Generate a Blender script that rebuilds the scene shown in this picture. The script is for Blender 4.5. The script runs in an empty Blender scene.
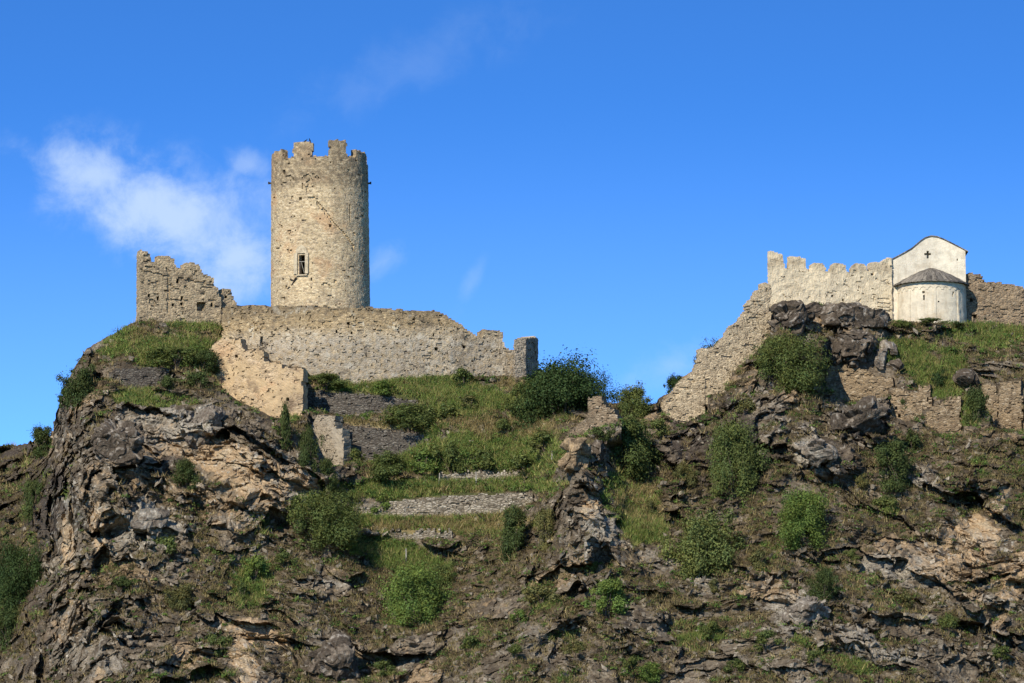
import bpy, bmesh, math
import numpy as np
from mathutils import Vector, Matrix

# ------------------------------------------------------------------ camera, sky, sun
SC = bpy.context.scene
F, PITCH = 4500.0, math.radians(8.0)
cs, sn = math.cos(PITCH), math.sin(PITCH)
cam_d = bpy.data.cameras.new('camera'); cam = bpy.data.objects.new('camera', cam_d)
SC.collection.objects.link(cam); SC.camera = cam
cam_d.sensor_width = 36.0; cam_d.lens = F / 1024.0 * 36.0
cam_d.clip_start = 1.0; cam_d.clip_end = 12000.0
cam.location = (0, 0, 0); cam.rotation_euler = (math.radians(90) + PITCH, 0, 0)

SUN_AZ, SUN_EL = 27.0, 31.0          # degrees left of the view direction (behind the camera), height
world = bpy.data.worlds.new('World'); SC.world = world; world.use_nodes = True
SC.view_settings.view_transform = 'Standard'; SC.view_settings.look = 'None'
SC.view_settings.exposure = 0.32; SC.view_settings.gamma = 1.0
SC.view_settings.use_curve_mapping = False

class NT:
    """tiny node helper"""
    def __init__(s, tree):
        s.t = tree; s.n = tree.nodes; s.l = tree.links
    def new(s, kind, **kw):
        nd = s.n.new(kind)
        for k, v in kw.items(): setattr(nd, k, v)
        return nd
    def put(s, sock, v):
        if isinstance(v, bpy.types.NodeSocket): s.l.new(v, sock)
        elif v is not None:
            if hasattr(sock.default_value, '__len__') and not hasattr(v, '__len__'): v = [v] * len(sock.default_value)
            if hasattr(sock.default_value, '__len__') and len(sock.default_value) == 4 and len(v) == 3: v = tuple(v) + (1,)
            sock.default_value = v
    def math(s, op, a, b=None, c=None, clamp=False):
        nd = s.new('ShaderNodeMath', operation=op, use_clamp=clamp)
        s.put(nd.inputs[0], a)
        if b is not None: s.put(nd.inputs[1], b)
        if c is not None: s.put(nd.inputs[2], c)
        return nd.outputs[0]
    def vmath(s, op, a, b=None):
        nd = s.new('ShaderNodeVectorMath', operation=op)
        s.put(nd.inputs[0], a)
        if b is not None: s.put(nd.inputs[1], b)
        return nd.outputs[0]
    def noise(s, vec, scale, detail=4, rough=0.55, dist=0.0):
        nd = s.new('ShaderNodeTexNoise'); s.put(nd.inputs['Vector'], vec)
        nd.inputs['Scale'].default_value = scale; nd.inputs['Detail'].default_value = detail
        nd.inputs['Roughness'].default_value = rough; nd.inputs['Distortion'].default_value = dist
        return nd.outputs['Fac']
    def step(s, v, lo, hi, a=0.0, b=1.0):
        nd = s.new('ShaderNodeMapRange', interpolation_type='SMOOTHSTEP')
        s.put(nd.inputs[0], v); s.put(nd.inputs[1], lo); s.put(nd.inputs[2], hi); s.put(nd.inputs[3], a); s.put(nd.inputs[4], b)
        return nd.outputs[0]
    def mix(s, f, a, b, blend='MIX'):
        nd = s.new('ShaderNodeMix', data_type='RGBA', blend_type=blend)
        s.put(nd.inputs[0], f); s.put(nd.inputs[6], a); s.put(nd.inputs[7], b)
        return nd.outputs[2]
    def ramp(s, f, stops):
        nd = s.new('ShaderNodeValToRGB'); s.put(nd.inputs[0], f)
        e = nd.color_ramp.elements
        e[0].position, e[0].color = stops[0][0], tuple(stops[0][1]) + (1,)
        e[1].position, e[1].color = stops[-1][0], tuple(stops[-1][1]) + (1,)
        for p, c in stops[1:-1]:
            q = e.new(p); q.color = tuple(c) + (1,)
        return nd.outputs[0]

def build_world():
    w = NT(world.node_tree); w.n.clear()
    geo = w.new('ShaderNodeTexCoord').outputs['Generated']
    sep = w.new('ShaderNodeSeparateXYZ'); w.put(sep.inputs[0], geo)
    x, y, z = sep.outputs
    zz = w.math('MAXIMUM', w.math('MULTIPLY_ADD', z, 5.2, -0.33), 0.02)
    cmb = w.new('ShaderNodeCombineXYZ'); w.put(cmb.inputs[0], x); w.put(cmb.inputs[1], y); w.put(cmb.inputs[2], zz)
    vec = w.vmath('NORMALIZE', cmb.outputs[0])
    sky = w.new('ShaderNodeTexSky', sky_type='NISHITA')
    sky.sun_disc = False
    sky.sun_elevation = math.radians(SUN_EL)
    sky.sun_rotation = math.radians(180.0 + SUN_AZ)
    sky.air_density = 1.0; sky.dust_density = 0.15; sky.ozone_density = 3.5; sky.altitude = 900
    w.put(sky.inputs[0], vec)
    col = w.mix(1.0, sky.outputs[0], w.mix(w.step(z, 0.25, 0.6), SKY_TINT, (1.0, 1.08, 1.15)), 'MULTIPLY')
    # thin clouds, laid out by direction around the hill
    yy = w.math('MAXIMUM', y, 0.05)
    u = w.math('DIVIDE', x, yy); v = w.math('DIVIDE', z, yy)
    front = w.step(y, 0.2, 0.4)
    cv = w.new('ShaderNodeCombineXYZ'); w.put(cv.inputs[0], u); w.put(cv.inputs[1], v)
    P2 = cv.outputs[0]
    n1 = w.noise(P2, 85.0, 10, 0.62, 0.25)
    n2 = w.noise(w.vmath('ADD', P2, (3.1, 7.7, 0)), 11.0, 4, 0.5)
    total = None
    # (centre u, centre v, half length, half height, tilt, strength)
    for cu, cvv, a, b, tilt, st in CLOUDS:
        du = w.math('SUBTRACT', u, cu); dv = w.math('SUBTRACT', v, cvv)
        ca, sa = math.cos(tilt), math.sin(tilt)
        p = w.math('DIVIDE', w.math('ADD', w.math('MULTIPLY', du, ca), w.math('MULTIPLY', dv, sa)), a)
        q = w.math('DIVIDE', w.math('SUBTRACT', w.math('MULTIPLY', dv, ca), w.math('MULTIPLY', du, sa)), b)
        r = w.math('SQRT', w.math('ADD', w.math('MULTIPLY', p, p), w.math('MULTIPLY', q, q)))
        fall = w.math('SUBTRACT', 1.0, r)
        d = w.math('ADD', fall, w.math('MULTIPLY_ADD', n1, 2.6, -1.1))
        d = w.math('ADD', d, w.math('MULTIPLY_ADD', n2, 0.9, -0.45))
        m = w.math('MULTIPLY', w.math('MULTIPLY', w.step(d, 0.0, 1.45), w.step(fall, -0.55, 0.45)), st)
        total = m if total is None else w.math('MAXIMUM', total, m)
    col = w.mix(w.step(v, .11, .20, .16, 0.0), col, (4.6, 6.6, 8.6))
    m = w.math('MULTIPLY', total, front, clamp=True)
    col = w.mix(m, col, CLOUD_COL)
    bg = w.new('ShaderNodeBackground'); w.put(bg.inputs[0], col); bg.inputs[1].default_value = 0.105
    out = w.new('ShaderNodeOutputWorld'); w.put(out.inputs[0], bg.outputs[0])

def uv_dir(px, py):
    dz = 341.5 - py; dy = F * cs - dz * sn
    return (px - 512) / dy, (F * sn + dz * cs) / dy
SKY_TINT = (.60, 1.46, 2.36)
CLOUD_COL = (4.9, 6.15, 8.0)
K = 1 / 4550.0
CLOUDS = []
for cx, cy, a, b, tilt, st in [(165, 215, 155, 62, -24, .80), (205, 222, 130, 66, -20, .62), (235, 255, 115, 60, -14, .76), (95, 176, 74, 40, -14, .74), (262, 215, 80, 60, 10, .45),
                               (250, 165, 38, 18, -30, .38), (384, 262, 34, 20, 40, .3), (470, 286, 36, 11, 62, .16),
                               (672, 366, 70, 26, 25, .26), (410, 66, 170, 40, 22, .09)]:
    cu, cvv = uv_dir(cx, cy)
    CLOUDS.append((cu, cvv, a * K, b * K, math.radians(tilt), st))
build_world()
sun_d = bpy.data.lights.new('sun', 'SUN'); sun_d.energy = 4.6; sun_d.angle = math.radians(0.53); sun_d.color = (1.0, 0.91, 0.76)
sun = bpy.data.objects.new('sun', sun_d); SC.collection.objects.link(sun)
sv = Vector((-math.sin(math.radians(SUN_AZ)) * math.cos(math.radians(SUN_EL)), -math.cos(math.radians(SUN_AZ)) * math.cos(math.radians(SUN_EL)), math.sin(math.radians(SUN_EL))))
sun.rotation_euler = sv.to_track_quat('Z', 'Y').to_euler()
sun.location = sv * 500

# ------------------------------------------------------------------ helpers
rng = np.random.default_rng(7)
def P(px, py, Y):
    px = np.asarray(px, float); py = np.asarray(py, float); Y = np.asarray(Y, float)
    dz = 341.5 - py; dy = F * cs - dz * sn
    px, py, Y, dz, dy = np.broadcast_arrays(px, py, Y, dz, dy)
    return np.stack([(px - 512) * Y / dy, Y, Y * (F * sn + dz * cs) / dy], -1)
def PROJ(p):
    d = p[..., 1] * cs + p[..., 2] * sn; v = -p[..., 1] * sn + p[..., 2] * cs
    return 512 + F * p[..., 0] / d, 341.5 - F * v / d

_g = np.random.default_rng(3)
PERM = _g.permutation(256).astype(np.int64); PERM = np.concatenate([PERM, PERM, PERM])
GR = _g.normal(size=(256, 3)); GR /= np.linalg.norm(GR, axis=1)[:, None]
RV = _g.random((256, 4))
def _h(i, j, k): return PERM[PERM[PERM[i & 255] + (j & 255)] + (k & 255)]
def perlin(p):
    p = np.asarray(p, float); sh = p.shape[:-1]; p = p.reshape(-1, 3)
    out = np.empty(len(p))
    for a in range(0, len(p), 300000):
        q = p[a:a + 300000]; i = np.floor(q).astype(np.int64); f = q - i
        w = f * f * f * (f * (f * 6 - 15) + 10); r = 0
        for dx in (0, 1):
            wx = w[:, 0] if dx else 1 - w[:, 0]
            for dy in (0, 1):
                wy = w[:, 1] if dy else 1 - w[:, 1]
                for dz in (0, 1):
                    wz = w[:, 2] if dz else 1 - w[:, 2]
                    g = GR[_h(i[:, 0] + dx, i[:, 1] + dy, i[:, 2] + dz)]
                    r = r + wx * wy * wz * (g[:, 0] * (f[:, 0] - dx) + g[:, 1] * (f[:, 1] - dy) + g[:, 2] * (f[:, 2] - dz))
        out[a:a + 300000] = r * 1.5
    return out.reshape(sh)
def fbm(p, o=4, g=0.5, ridge=False):
    s = 0; a = 1.0; t = 0
    for k in range(o):
        n = perlin(p * (2.03 ** k) + 17.3 * k)
        if ridge: n = 1 - 2 * np.abs(n)
        s = s + a * n; t += a; a *= g
    return s / t
def facets(p, seed=0):
    """angular blocks: every cell is a tilted plane; returns (height, distance to the crack, cell random)"""
    p = np.asarray(p, float); sh = p.shape[:-1]; p = p.reshape(-1, 3)
    H = np.empty(len(p)); E = np.empty(len(p)); R = np.empty(len(p))
    for a in range(0, len(p), 300000):
        q = p[a:a + 300000]; b = np.floor(q - 0.5).astype(np.int64)
        d1 = np.full(len(q), 9e9); d2 = d1.copy(); h1 = np.zeros(len(q), np.int64); c1 = np.zeros_like(q)
        for dx in (0, 1):
            for dy in (0, 1):
                for dz in (0, 1):
                    n = b + (dx, dy, dz); hh = _h(n[:, 0] + seed, n[:, 1], n[:, 2])
                    c = n + 0.5 + (RV[hh, :3] - 0.5) * 0.9
                    d = ((q - c) ** 2).sum(1); m = d < d1
                    d2 = np.where(m, d1, np.minimum(d2, d)); h1 = np.where(m, hh, h1); c1 = np.where(m[:, None], c, c1); d1 = np.where(m, d, d1)
        nn = GR[(h1 + 91) & 255]
        H[a:a + 300000] = ((q - c1) * nn).sum(1) * 0.9 + (RV[h1, 3] - 0.5)
        E[a:a + 300000] = np.sqrt(d2) - np.sqrt(d1); R[a:a + 300000] = RV[(h1 + 37) & 255, 3]
    return H.reshape(sh), E.reshape(sh), R.reshape(sh)
def sstep(x, a, b):
    t = np.clip((x - a) / (b - a), 0, 1); return t * t * (3 - 2 * t)

def link(o, parent=None):
    SC.collection.objects.link(o)
    if parent is not None: o.parent = parent
    return o
def mesh_np(name, v, faces, mat=None, parent=None, smooth=False, color=None, uv=None, ob=True):
    """v (N,3); faces: array (M,k)"""
    me = bpy.data.meshes.new(name); v = np.asarray(v, np.float32); faces = np.asarray(faces, np.int32)
    M, k = faces.shape
    me.vertices.add(len(v)); me.vertices.foreach_set('co', v.ravel())
    me.loops.add(M * k); me.loops.foreach_set('vertex_index', faces.ravel())
    me.polygons.add(M); me.polygons.foreach_set('loop_start', np.arange(0, M * k, k, dtype=np.int32))
    if smooth: me.polygons.foreach_set('use_smooth', np.ones(M, bool))
    me.update(calc_edges=True)
    if not smooth: me.shade_flat()
    if color is not None:
        c = np.ones((len(v), 4), np.float32); c[:, :3] = color
        at = me.color_attributes.new('Col', 'FLOAT_COLOR', 'POINT'); at.data.foreach_set('color', c.ravel())
    if uv is not None:
        l = me.uv_layers.new(name='UVMap'); l.data.foreach_set('uv', np.asarray(uv, np.float32)[faces.ravel()].ravel())
    if mat: me.materials.append(mat)
    if not ob: return me
    return link(bpy.data.objects.new(name, me), parent)
def empty(name, loc, parent=None):
    o = bpy.data.objects.new(name, None); o.location = Vector(tuple(loc)); o.empty_display_size = 0.3
    return link(o, parent)
def tag(o, label=None, cat=None, group=None, kind=None):
    if label: o['label'] = label
    if cat: o['category'] = cat
    if group: o['group'] = group
    if kind: o['kind'] = kind
    return o

# ------------------------------------------------------------------ materials
def new_mat(name, rough=0.9):
    m = bpy.data.materials.new(name); m.use_nodes = True
    n = NT(m.node_tree); b = n.n['Principled BSDF']; b.inputs['Roughness'].default_value = rough
    b.inputs['Specular IOR Level'].default_value = 0.15
    return m, n, b
def masonry(name, stones, mortar, scale=(3.0, 6.4), plaster=None, plaster_amt=0.0, stain=(0.10, 0.085, 0.07), stain_amt=0.5, warm=None,
            edge=0.10, streak=0.0, bump=0.5, bandn=2.6, top_dark=None, band=None, seed=0.0, big=0.35):
    m, n, b = new_mat(name)
    uv = n.new('ShaderNodeUVMap').outputs[0]
    obj = n.vmath('ADD', uv, (seed, seed * 1.7, 0))
    wob = n.new('ShaderNodeTexNoise'); n.put(wob.inputs['Vector'], obj); wob.inputs['Scale'].default_value = 1.6; wob.inputs['Detail'].default_value = 3
    off = n.vmath('MULTIPLY', n.vmath('SUBTRACT', wob.outputs['Color'], (0.5, 0.5, 0.5)), (0.7, 0.34, 0))
    p = n.vmath('MULTIPLY', n.vmath('ADD', obj, off), (scale[0], scale[1], 1))
    vo = n.new('ShaderNodeTexVoronoi', voronoi_dimensions='2D'); n.put(vo.inputs['Vector'], p); vo.inputs['Scale'].default_value = 1.0
    ve = n.new('ShaderNodeTexVoronoi', voronoi_dimensions='2D', feature='DISTANCE_TO_EDGE'); n.put(ve.inputs['Vector'], p); ve.inputs['Scale'].default_value = 1.0
    sp = n.new('ShaderNodeSeparateColor'); n.put(sp.inputs[0], vo.outputs['Color'])
    k = len(stones)
    c = n.ramp(sp.outputs[0], [(i / (k - 1), s) for i, s in enumerate(stones)])
    c = n.mix(n.step(ve.outputs[0], 0.0, edge, 1.0, 0.0), c, mortar)
    # single dark or missing stones
    dk = n.step(sp.outputs[1], 0.86, 0.93)
    c = n.mix(n.math('MULTIPLY', dk, 0.75), c, stain)
    fine = n.noise(obj, 9.0, 5, 0.7)
    c = n.mix(1.0, c, n.ramp(n.noise(n.vmath('MULTIPLY', obj, (1, 1.8, 1)), 3.4, 6, 0.75), [(0.36, (.40, .37, .34)), (0.47, (.95, .94, .93)), (0.64, (1.42, 1.40, 1.35))]), 'MULTIPLY')
    c = n.mix(n.step(fine, 0.3, 0.75, 0.0, 0.5), c, mortar)
    height = n.math('ADD', n.step(ve.outputs[0], 0.0, 0.3), n.math('MULTIPLY', fine, 0.8))
    if warm:
        c = n.mix(n.step(n.noise(n.vmath('ADD', obj, (41, 9, 0)), 0.33, 4, 0.6), 0.50, 0.68, 0.0, 0.55), c, warm)
    if plaster:
        pm = n.noise(n.vmath('ADD', obj, (13, 5, 0)), big, 8, 0.62)
        lo = 0.5 + (0.5 - plaster_amt) * 0.55
        pm = n.step(pm, lo - 0.03, lo + 0.03)
        pc = n.mix(n.step(n.noise(obj, 1.3, 6, 0.7), 0.35, 0.7), plaster, tuple(x * 0.74 for x in plaster))
        pc = n.mix(n.step(n.noise(n.vmath('MULTIPLY', obj, (1, 2, 1)), 4.5, 5, 0.75), 0.56, 0.70, 0.0, 0.6), pc, tuple(x * 0.45 for x in plaster))
        c = n.mix(pm, c, pc)
        height = n.math('ADD', n.math('MULTIPLY', height, n.math('SUBTRACT', 1.0, n.math('MULTIPLY', pm, 0.75))), n.math('MULTIPLY', pm, 0.8))
    if band:   # (v_low, v_high, colour, amount): courses of another stone, edges broken by noise
        vv = n.new('ShaderNodeSeparateXYZ'); n.put(vv.inputs[0], uv)
        vz = n.math('ADD', vv.outputs[1], n.math('MULTIPLY_ADD', n.noise(obj, 0.5, 5, 0.6), bandn, -bandn / 2))
        for lo_, hi_, bc, amt in band:
            f = n.math('MULTIPLY', n.step(vz, lo_ - 0.5, lo_ + 0.5), n.step(vz, hi_ - 0.5, hi_ + 0.5, 1.0, 0.0))
            f = n.math('MULTIPLY', f, n.step(n.noise(obj, 2.2, 5, 0.7), 0.38, 0.62, 0.3, 1.0))
            c = n.mix(n.math('MULTIPLY', f, amt), c, bc)
    st = n.step(n.noise(n.vmath('ADD', obj, (77, 31, 0)), 0.55, 7, 0.68), 0.53, 0.68, 0.0, stain_amt)
    c = n.mix(st, c, stain)
    if streak:
        sk = n.noise(n.vmath('MULTIPLY', obj, (2.4, 0.22, 1)), 1.0, 6, 0.65)
        c = n.mix(n.step(sk, 0.50, 0.72, 0.0, streak), c, stain)
    c = n.mix(1.0, c, n.ramp(n.noise(obj, 0.25, 3), [(0.3, (.86, .86, .87)), (0.7, (1.06, 1.05, 1.03))]), 'MULTIPLY')
    n.put(b.inputs['Base Color'], c)
    bp = n.new('ShaderNodeBump'); bp.inputs['Strength'].default_value = bump; bp.inputs['Distance'].default_value = 0.042
    n.put(bp.inputs['Height'], height); n.put(b.inputs['Normal'], bp.outputs[0])
    return m
def plain(name, col, rough=0.85, var=0.25, scale=6.0, bump=0.0, stretch=(1, 1, 1)):
    m, n, b = new_mat(name, rough)
    tc = n.vmath('MULTIPLY', n.new('ShaderNodeTexCoord').outputs['Object'], stretch)
    f = n.noise(tc, scale, 5, 0.65)
    n.put(b.inputs['Base Color'], n.mix(n.step(f, 0.3, 0.7), tuple(x * (1 - var) for x in col), tuple(min(1, x * (1 + var)) for x in col)))
    if bump:
        bp = n.new('ShaderNodeBump'); bp.inputs['Strength'].default_value = bump; bp.inputs['Distance'].default_value = 0.05
        n.put(bp.inputs['Height'], f); n.put(b.inputs['Normal'], bp.outputs[0])
    return m
def terrain_mat(name):
    m, n, b = new_mat(name, 0.95)
    at = n.new('ShaderNodeAttribute', attribute_name='Col')
    pos = n.new('ShaderNodeNewGeometry').outputs['Position']
    f1 = n.noise(pos, 5.0, 7, 0.72); f2 = n.noise(n.vmath('MULTIPLY', pos, (1, 1, 2.2)), 2.1, 5, 0.62)
    c = n.mix(1.0, at.outputs['Color'], n.ramp(f1, [(0.28, (.42, .40, .37)), (0.5, (1.0, 1.0, 1.0)), (0.68, (1.65, 1.65, 1.62))]), 'MULTIPLY')
    c = n.mix(n.step(f2, 0.50, 0.62, 0.0, 0.35), c, n.mix(1.0, c, (.55, .5, .45), 'MULTIPLY'))
    n.put(b.inputs['Base Color'], c)
    bp = n.new('ShaderNodeBump'); bp.inputs['Strength'].default_value = 0.7; bp.inputs['Distance'].default_value = 0.15
    n.put(bp.inputs['Height'], n.math('ADD', f1, f2)); n.put(b.inputs['Normal'], bp.outputs[0])
    return m
def leaf_mat(name, use_obj=True):
    m, n, b = new_mat(name, 0.7)
    at = n.new('ShaderNodeAttribute', attribute_name='Col')
    c = at.outputs['Color']
    if use_obj:
        oi = n.new('ShaderNodeObjectInfo'); c = n.mix(1.0, c, oi.outputs['Color'], 'MULTIPLY')
    n.put(b.inputs['Base Color'], c)
    tr = n.new('ShaderNodeBsdfTranslucent'); n.put(tr.inputs[0], n.mix(1.0, c, (1.3, 1.4, .7), 'MULTIPLY'))
    mx = n.new('ShaderNodeMixShader'); mx.inputs[0].default_value = 0.22
    n.put(mx.inputs[1], b.outputs[0]); n.put(mx.inputs[2], tr.outputs[0])
    n.put(n.n['Material Output'].inputs[0], mx.outputs[0])
    return m

M_TERR = terrain_mat('hill_rock'); M_LEAF = leaf_mat('leaf'); M_COVER = leaf_mat('ground_cover', False)
M_BARK = plain('bark', (.13, .10, .075), bump=.4)
M_WOOD = plain('old_wood', (.045, .035, .028), bump=.3)
M_STAKE = plain('weathered_stake', (.30, .28, .24))
M_FRAME = plain('pale_window_stone', (.42, .355, .25), var=.3, scale=4, bump=.8)
M_DARK = plain('soot', (.02, .018, .016))
M_SLATE = masonry('roof_slate', [(.14, .13, .115), (.23, .21, .185), (.31, .28, .235), (.18, .165, .145)], (.06, .055, .05), scale=(2.6, 3.4), stain=(.05, .045, .04), stain_amt=.5, edge=.07, bump=.7)
TAN = [(.32, .24, .145), (.47, .37, .225), (.35, .27, .155), (.59, .49, .33), (.44, .345, .21)]
MORT = (.54, .45, .31)

# ------------------------------------------------------------------ voxel masonry
def voxel_wall(name, mapf, ss, zs, ts, maskf, mat, parent=None, holes=(), pits=0.04, jit=0.035, loop=False, skin_gaps=None, pit_scale=(1.3, 2.8), seed=0, origin=None):
    """ss, zs, ts: coordinates of cell borders along the wall, up, and inward. mapf(s,z,t)->xyz.
    maskf(s, z, px, py)->bool tells where the wall stands. holes: (x0,y0,x1,y1,layers) windows and beam holes."""
    ns, nz, nt = len(ss) - 1, len(zs) - 1, len(ts) - 1
    sc_, zc = (ss[1:] + ss[:-1]) / 2, (zs[1:] + zs[:-1]) / 2
    S, Z = np.meshgrid(sc_, zc, indexing='ij')
    fp = mapf(S, Z, np.zeros_like(S)); px, py = PROJ(fp)
    occ2 = maskf(S, Z, px, py)
    occ = np.repeat(occ2[:, :, None], nt, 2)
    n = perlin(np.stack([S * pit_scale[0] + seed * 7.1, Z * pit_scale[1], S * 0 + seed + .5], -1)) + 0.5 * perlin(np.stack([S * pit_scale[0] * 2.6, Z * pit_scale[1] * 2.3, S * 0 + seed + 3.5], -1))
    thr = np.quantile(n, 1 - pits) if pits > 0 else 9e9
    occ[:, :, 0] &= ~(n > thr)
    if skin_gaps is not None: occ[:, :, 0] &= ~skin_gaps(S, Z, px, py)
    for x0, y0, x1, y1, L in holes:
        near = (np.abs(S) < 7.1) if loop else (S < 9e9)
        r = (px > x0) & (px < x1) & (py > y0) & (py < y1) & near
        if not r.any():
            d = (px - (x0 + x1) / 2) ** 2 + (py - (y0 + y1) / 2) ** 2 + ~near * 1e6; r = d == d.min()
        occ[:, :, :L] &= ~r[:, :, None]
    NV = (nz + 1) * (nt + 1)
    def vid(i, j, k): return ((i % ns) if loop else i) * NV + j * (nt + 1) + k
    quads = []
    O = np.zeros((ns + 2, nz + 2, nt + 2), bool); O[1:-1, 1:-1, 1:-1] = occ
    if loop: O[0, 1:-1, 1:-1] = occ[-1]; O[-1, 1:-1, 1:-1] = occ[0]
    def emit(a, b, f, flipped):
        i, j, k = np.nonzero(a & ~b)
        q = f(i, j, k); quads.append(q[:, ::-1] if flipped else q)
    A = O[:, 1:-1, 1:-1]; lo, hi = A[:-1], A[1:]
    fx = lambda i, j, k: np.stack([vid(i, j, k), vid(i, j, k + 1), vid(i, j + 1, k + 1), vid(i, j + 1, k)], -1)
    r0 = slice(0, ns) if loop else slice(0, ns + 1)
    emit(lo[r0], hi[r0], fx, False); emit(hi[r0], lo[r0], fx, True)
    A = O[1:-1, :, 1:-1]; lo, hi = A[:, :-1], A[:, 1:]
    fy = lambda i, j, k: np.stack([vid(i, j, k), vid(i + 1, j, k), vid(i + 1, j, k + 1), vid(i, j, k + 1)], -1)
    emit(lo, hi, fy, False); emit(hi, lo, fy, True)
    A = O[1:-1, 1:-1, :]; lo, hi = A[:, :, :-1], A[:, :, 1:]
    fz = lambda i, j, k: np.stack([vid(i, j, k), vid(i, j + 1, k), vid(i + 1, j + 1, k), vid(i + 1, j, k)], -1)
    emit(lo, hi, fz, False); emit(hi, lo, fz, True)
    q = np.concatenate(quads)
    us, inv = np.unique(q, return_inverse=True); q = inv.reshape(q.shape)
    i, r = np.divmod(us, NV); j, k = np.divmod(r, nt + 1)
    s_, z_, t_ = ss[i], zs[j], np.asarray(ts)[k]
    v = mapf(s_, z_, t_)
    r2 = np.random.default_rng(seed + 5)
    d = np.stack([perlin(v * 1.9 + 5), perlin(v * 1.9 + 25), perlin(v * 1.9 + 45)], -1)
    v = v + d * jit * 1.6 + (r2.random(v.shape) - 0.5) * jit * 1.2
    u = s_ + t_ * 0.9; w = z_ + t_ * 0.37
    if loop:  # avoid the seam by using u only for i<ns; the last column faces stretch backwards, on the far side
        pass
    o = np.zeros(3) if origin is None else np.asarray(origin)
    return mesh_np(name, v - o, q, mat, parent, uv=np.stack([u, w], -1))

def path_map(plan, pyref):
    """plan [(px, Y), ...] -> mapping along the wall; t goes away from the viewer"""
    pts = np.array([P(a, pyref, Y)[:2] for a, Y in plan])
    seg = np.linalg.norm(np.diff(pts, axis=0), axis=1); cum = np.concatenate([[0], np.cumsum(seg)])
    d = np.diff(pts, axis=0) / seg[:, None]; nrm = np.stack([-d[:, 1], d[:, 0]], 1)   # left of travel = away for left-to-right walls
    vn = np.concatenate([[nrm[0]], (nrm[:-1] + nrm[1:]) / 2, [nrm[-1]]])
    vn /= (vn ** 2).sum(1)[:, None] ** .5
    def f(s, z, t):
        s, z, t = np.broadcast_arrays(s, z, t)
        x = np.interp(s, cum, pts[:, 0]); y = np.interp(s, cum, pts[:, 1])
        nx = np.interp(s, cum, vn[:, 0]); ny = np.interp(s, cum, vn[:, 1])
        return np.stack([x + nx * t, y + ny * t, z], -1)
    return f, cum[-1]

WALLS = []   # for stamping the ground: dict(top, base, plan, off)
def interp2(xy, x):
    a = np.array(xy, float); return np.interp(x, a[:, 0], a[:, 1])
WALL_DEFS = {}
def define_wall(key, plan, top, base, thick, freestanding=True, stamp=True, **kw):
    WALL_DEFS[key] = dict(plan=plan, top=top, base=base, thick=thick, **kw)
    if stamp: WALLS.append(dict(plan=plan, top=top, base=base, off=thick + 0.25 if freestanding else min(0.5, thick * 0.6)))
def build_wall(key, name, label, cat, mat, cell=0.14, bury=12, pits=0.04, jit=0.04, holes=(), rag=1.0, group=None, seed=1, parent=None, skin=0.12, **kw):
    d = WALL_DEFS[key]; plan, top, base = d['plan'], d['top'], d['base']
    ta, ba = np.array(top, float), np.array(base, float)
    pyref = (ta[:, 1].mean() + ba[:, 1].mean()) / 2
    f, L = path_map(plan, pyref)
    Ys = [p[1] for p in plan]
    zt = max(P(512, ta[:, 1].min() - 3, max(Ys))[2], 0); zb = P(512, ba[:, 1].max() + bury + 3, min(Ys))[2]
    ss = np.linspace(0, L, max(2, int(L / cell))); zs = np.linspace(zb, zt, max(2, int((zt - zb) / cell)))
    T = d['thick']; ts = [0, skin] + ([T * 0.8] if T > .5 else []) + [T]
    x0, x1 = ta[0, 0], ta[-1, 0]
    def mask(S, Z, px, py):
        q = np.stack([S * 1.6, Z * 1.6, S * 0 + seed * 3.3], -1)
        jx = perlin(q) * 1.3 * rag + perlin(q * 2.7) * 1.0 * rag; jy = perlin(q + 31) * 1.5 * rag + perlin(q * 3 + 11) * 1.1 * rag
        X = px + jx; Yp = py + jy
        return (X > x0) & (X < x1) & (Yp > np.interp(X, ta[:, 0], ta[:, 1])) & (Yp < np.interp(px, ba[:, 0], ba[:, 1]) + bury)
    org = f(np.array(L / 2), np.array(zb), np.array(0.0))
    o = voxel_wall(name, f, ss, zs, ts, mask, mat, parent, holes, pits, jit, seed=seed, origin=org, **kw)
    o.location = Vector(tuple(org))
    if parent is None: tag(o, label, cat, group, 'thing')
    return o

# ------------------------------------------------------------------ where the walls stand (traced outline, own distance and thickness)
define_wall('ruin', [(140, 403.5), (221, 406.5)],
    [(140.3, 252), (141.2, 250.2), (150.3, 253), (150.6, 260.6), (158.6, 262.8), (158.9, 255), (167, 256), (175.6, 259), (176.2, 266.5), (183.8, 269.4), (184.1, 262.5), (193, 263), (200.6, 266.5), (201.5, 272),
     (212.8, 277.5), (214.5, 285), (218.5, 289), (220.5, 298)], [(137, 321), (175, 322), (221, 324)], 1.1)
define_wall('lump', [(217, 407), (238, 408)], [(218, 305), (221, 295), (224, 289.5), (229, 288), (232, 293), (234, 300), (238, 305)], [(217, 325), (238, 325)], 1.2)
define_wall('curtain', [(221, 405), (260, 402.2), (300, 400.6), (345, 399.8), (400, 400.3), (450, 401.5), (516, 404)],
    [(221, 318), (223, 308), (226, 306.3), (250, 305), (271, 306), (316, 306), (334, 307.5), (370, 307), (392, 309), (439, 311), (447, 316), (457, 321), (466, 328), (475, 334.5), (483.3, 339.5),
     (483.8, 329.6), (503.6, 331.8), (504.2, 346.5), (511, 350), (516, 351)],
    [(221, 372), (300, 372), (330, 380), (356, 384), (400, 379), (450, 375.5), (516, 376)], 1.6)
define_wall('turret', [(510, 403.2), (515.5, 401.4), (526, 402.0), (538.5, 408)], [(513, 346), (515.5, 342), (518, 340.3), (524, 338.6), (537.7, 337.7), (538.4, 343)], [(510, 376), (518, 377), (538, 372)], 1.3)
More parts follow.
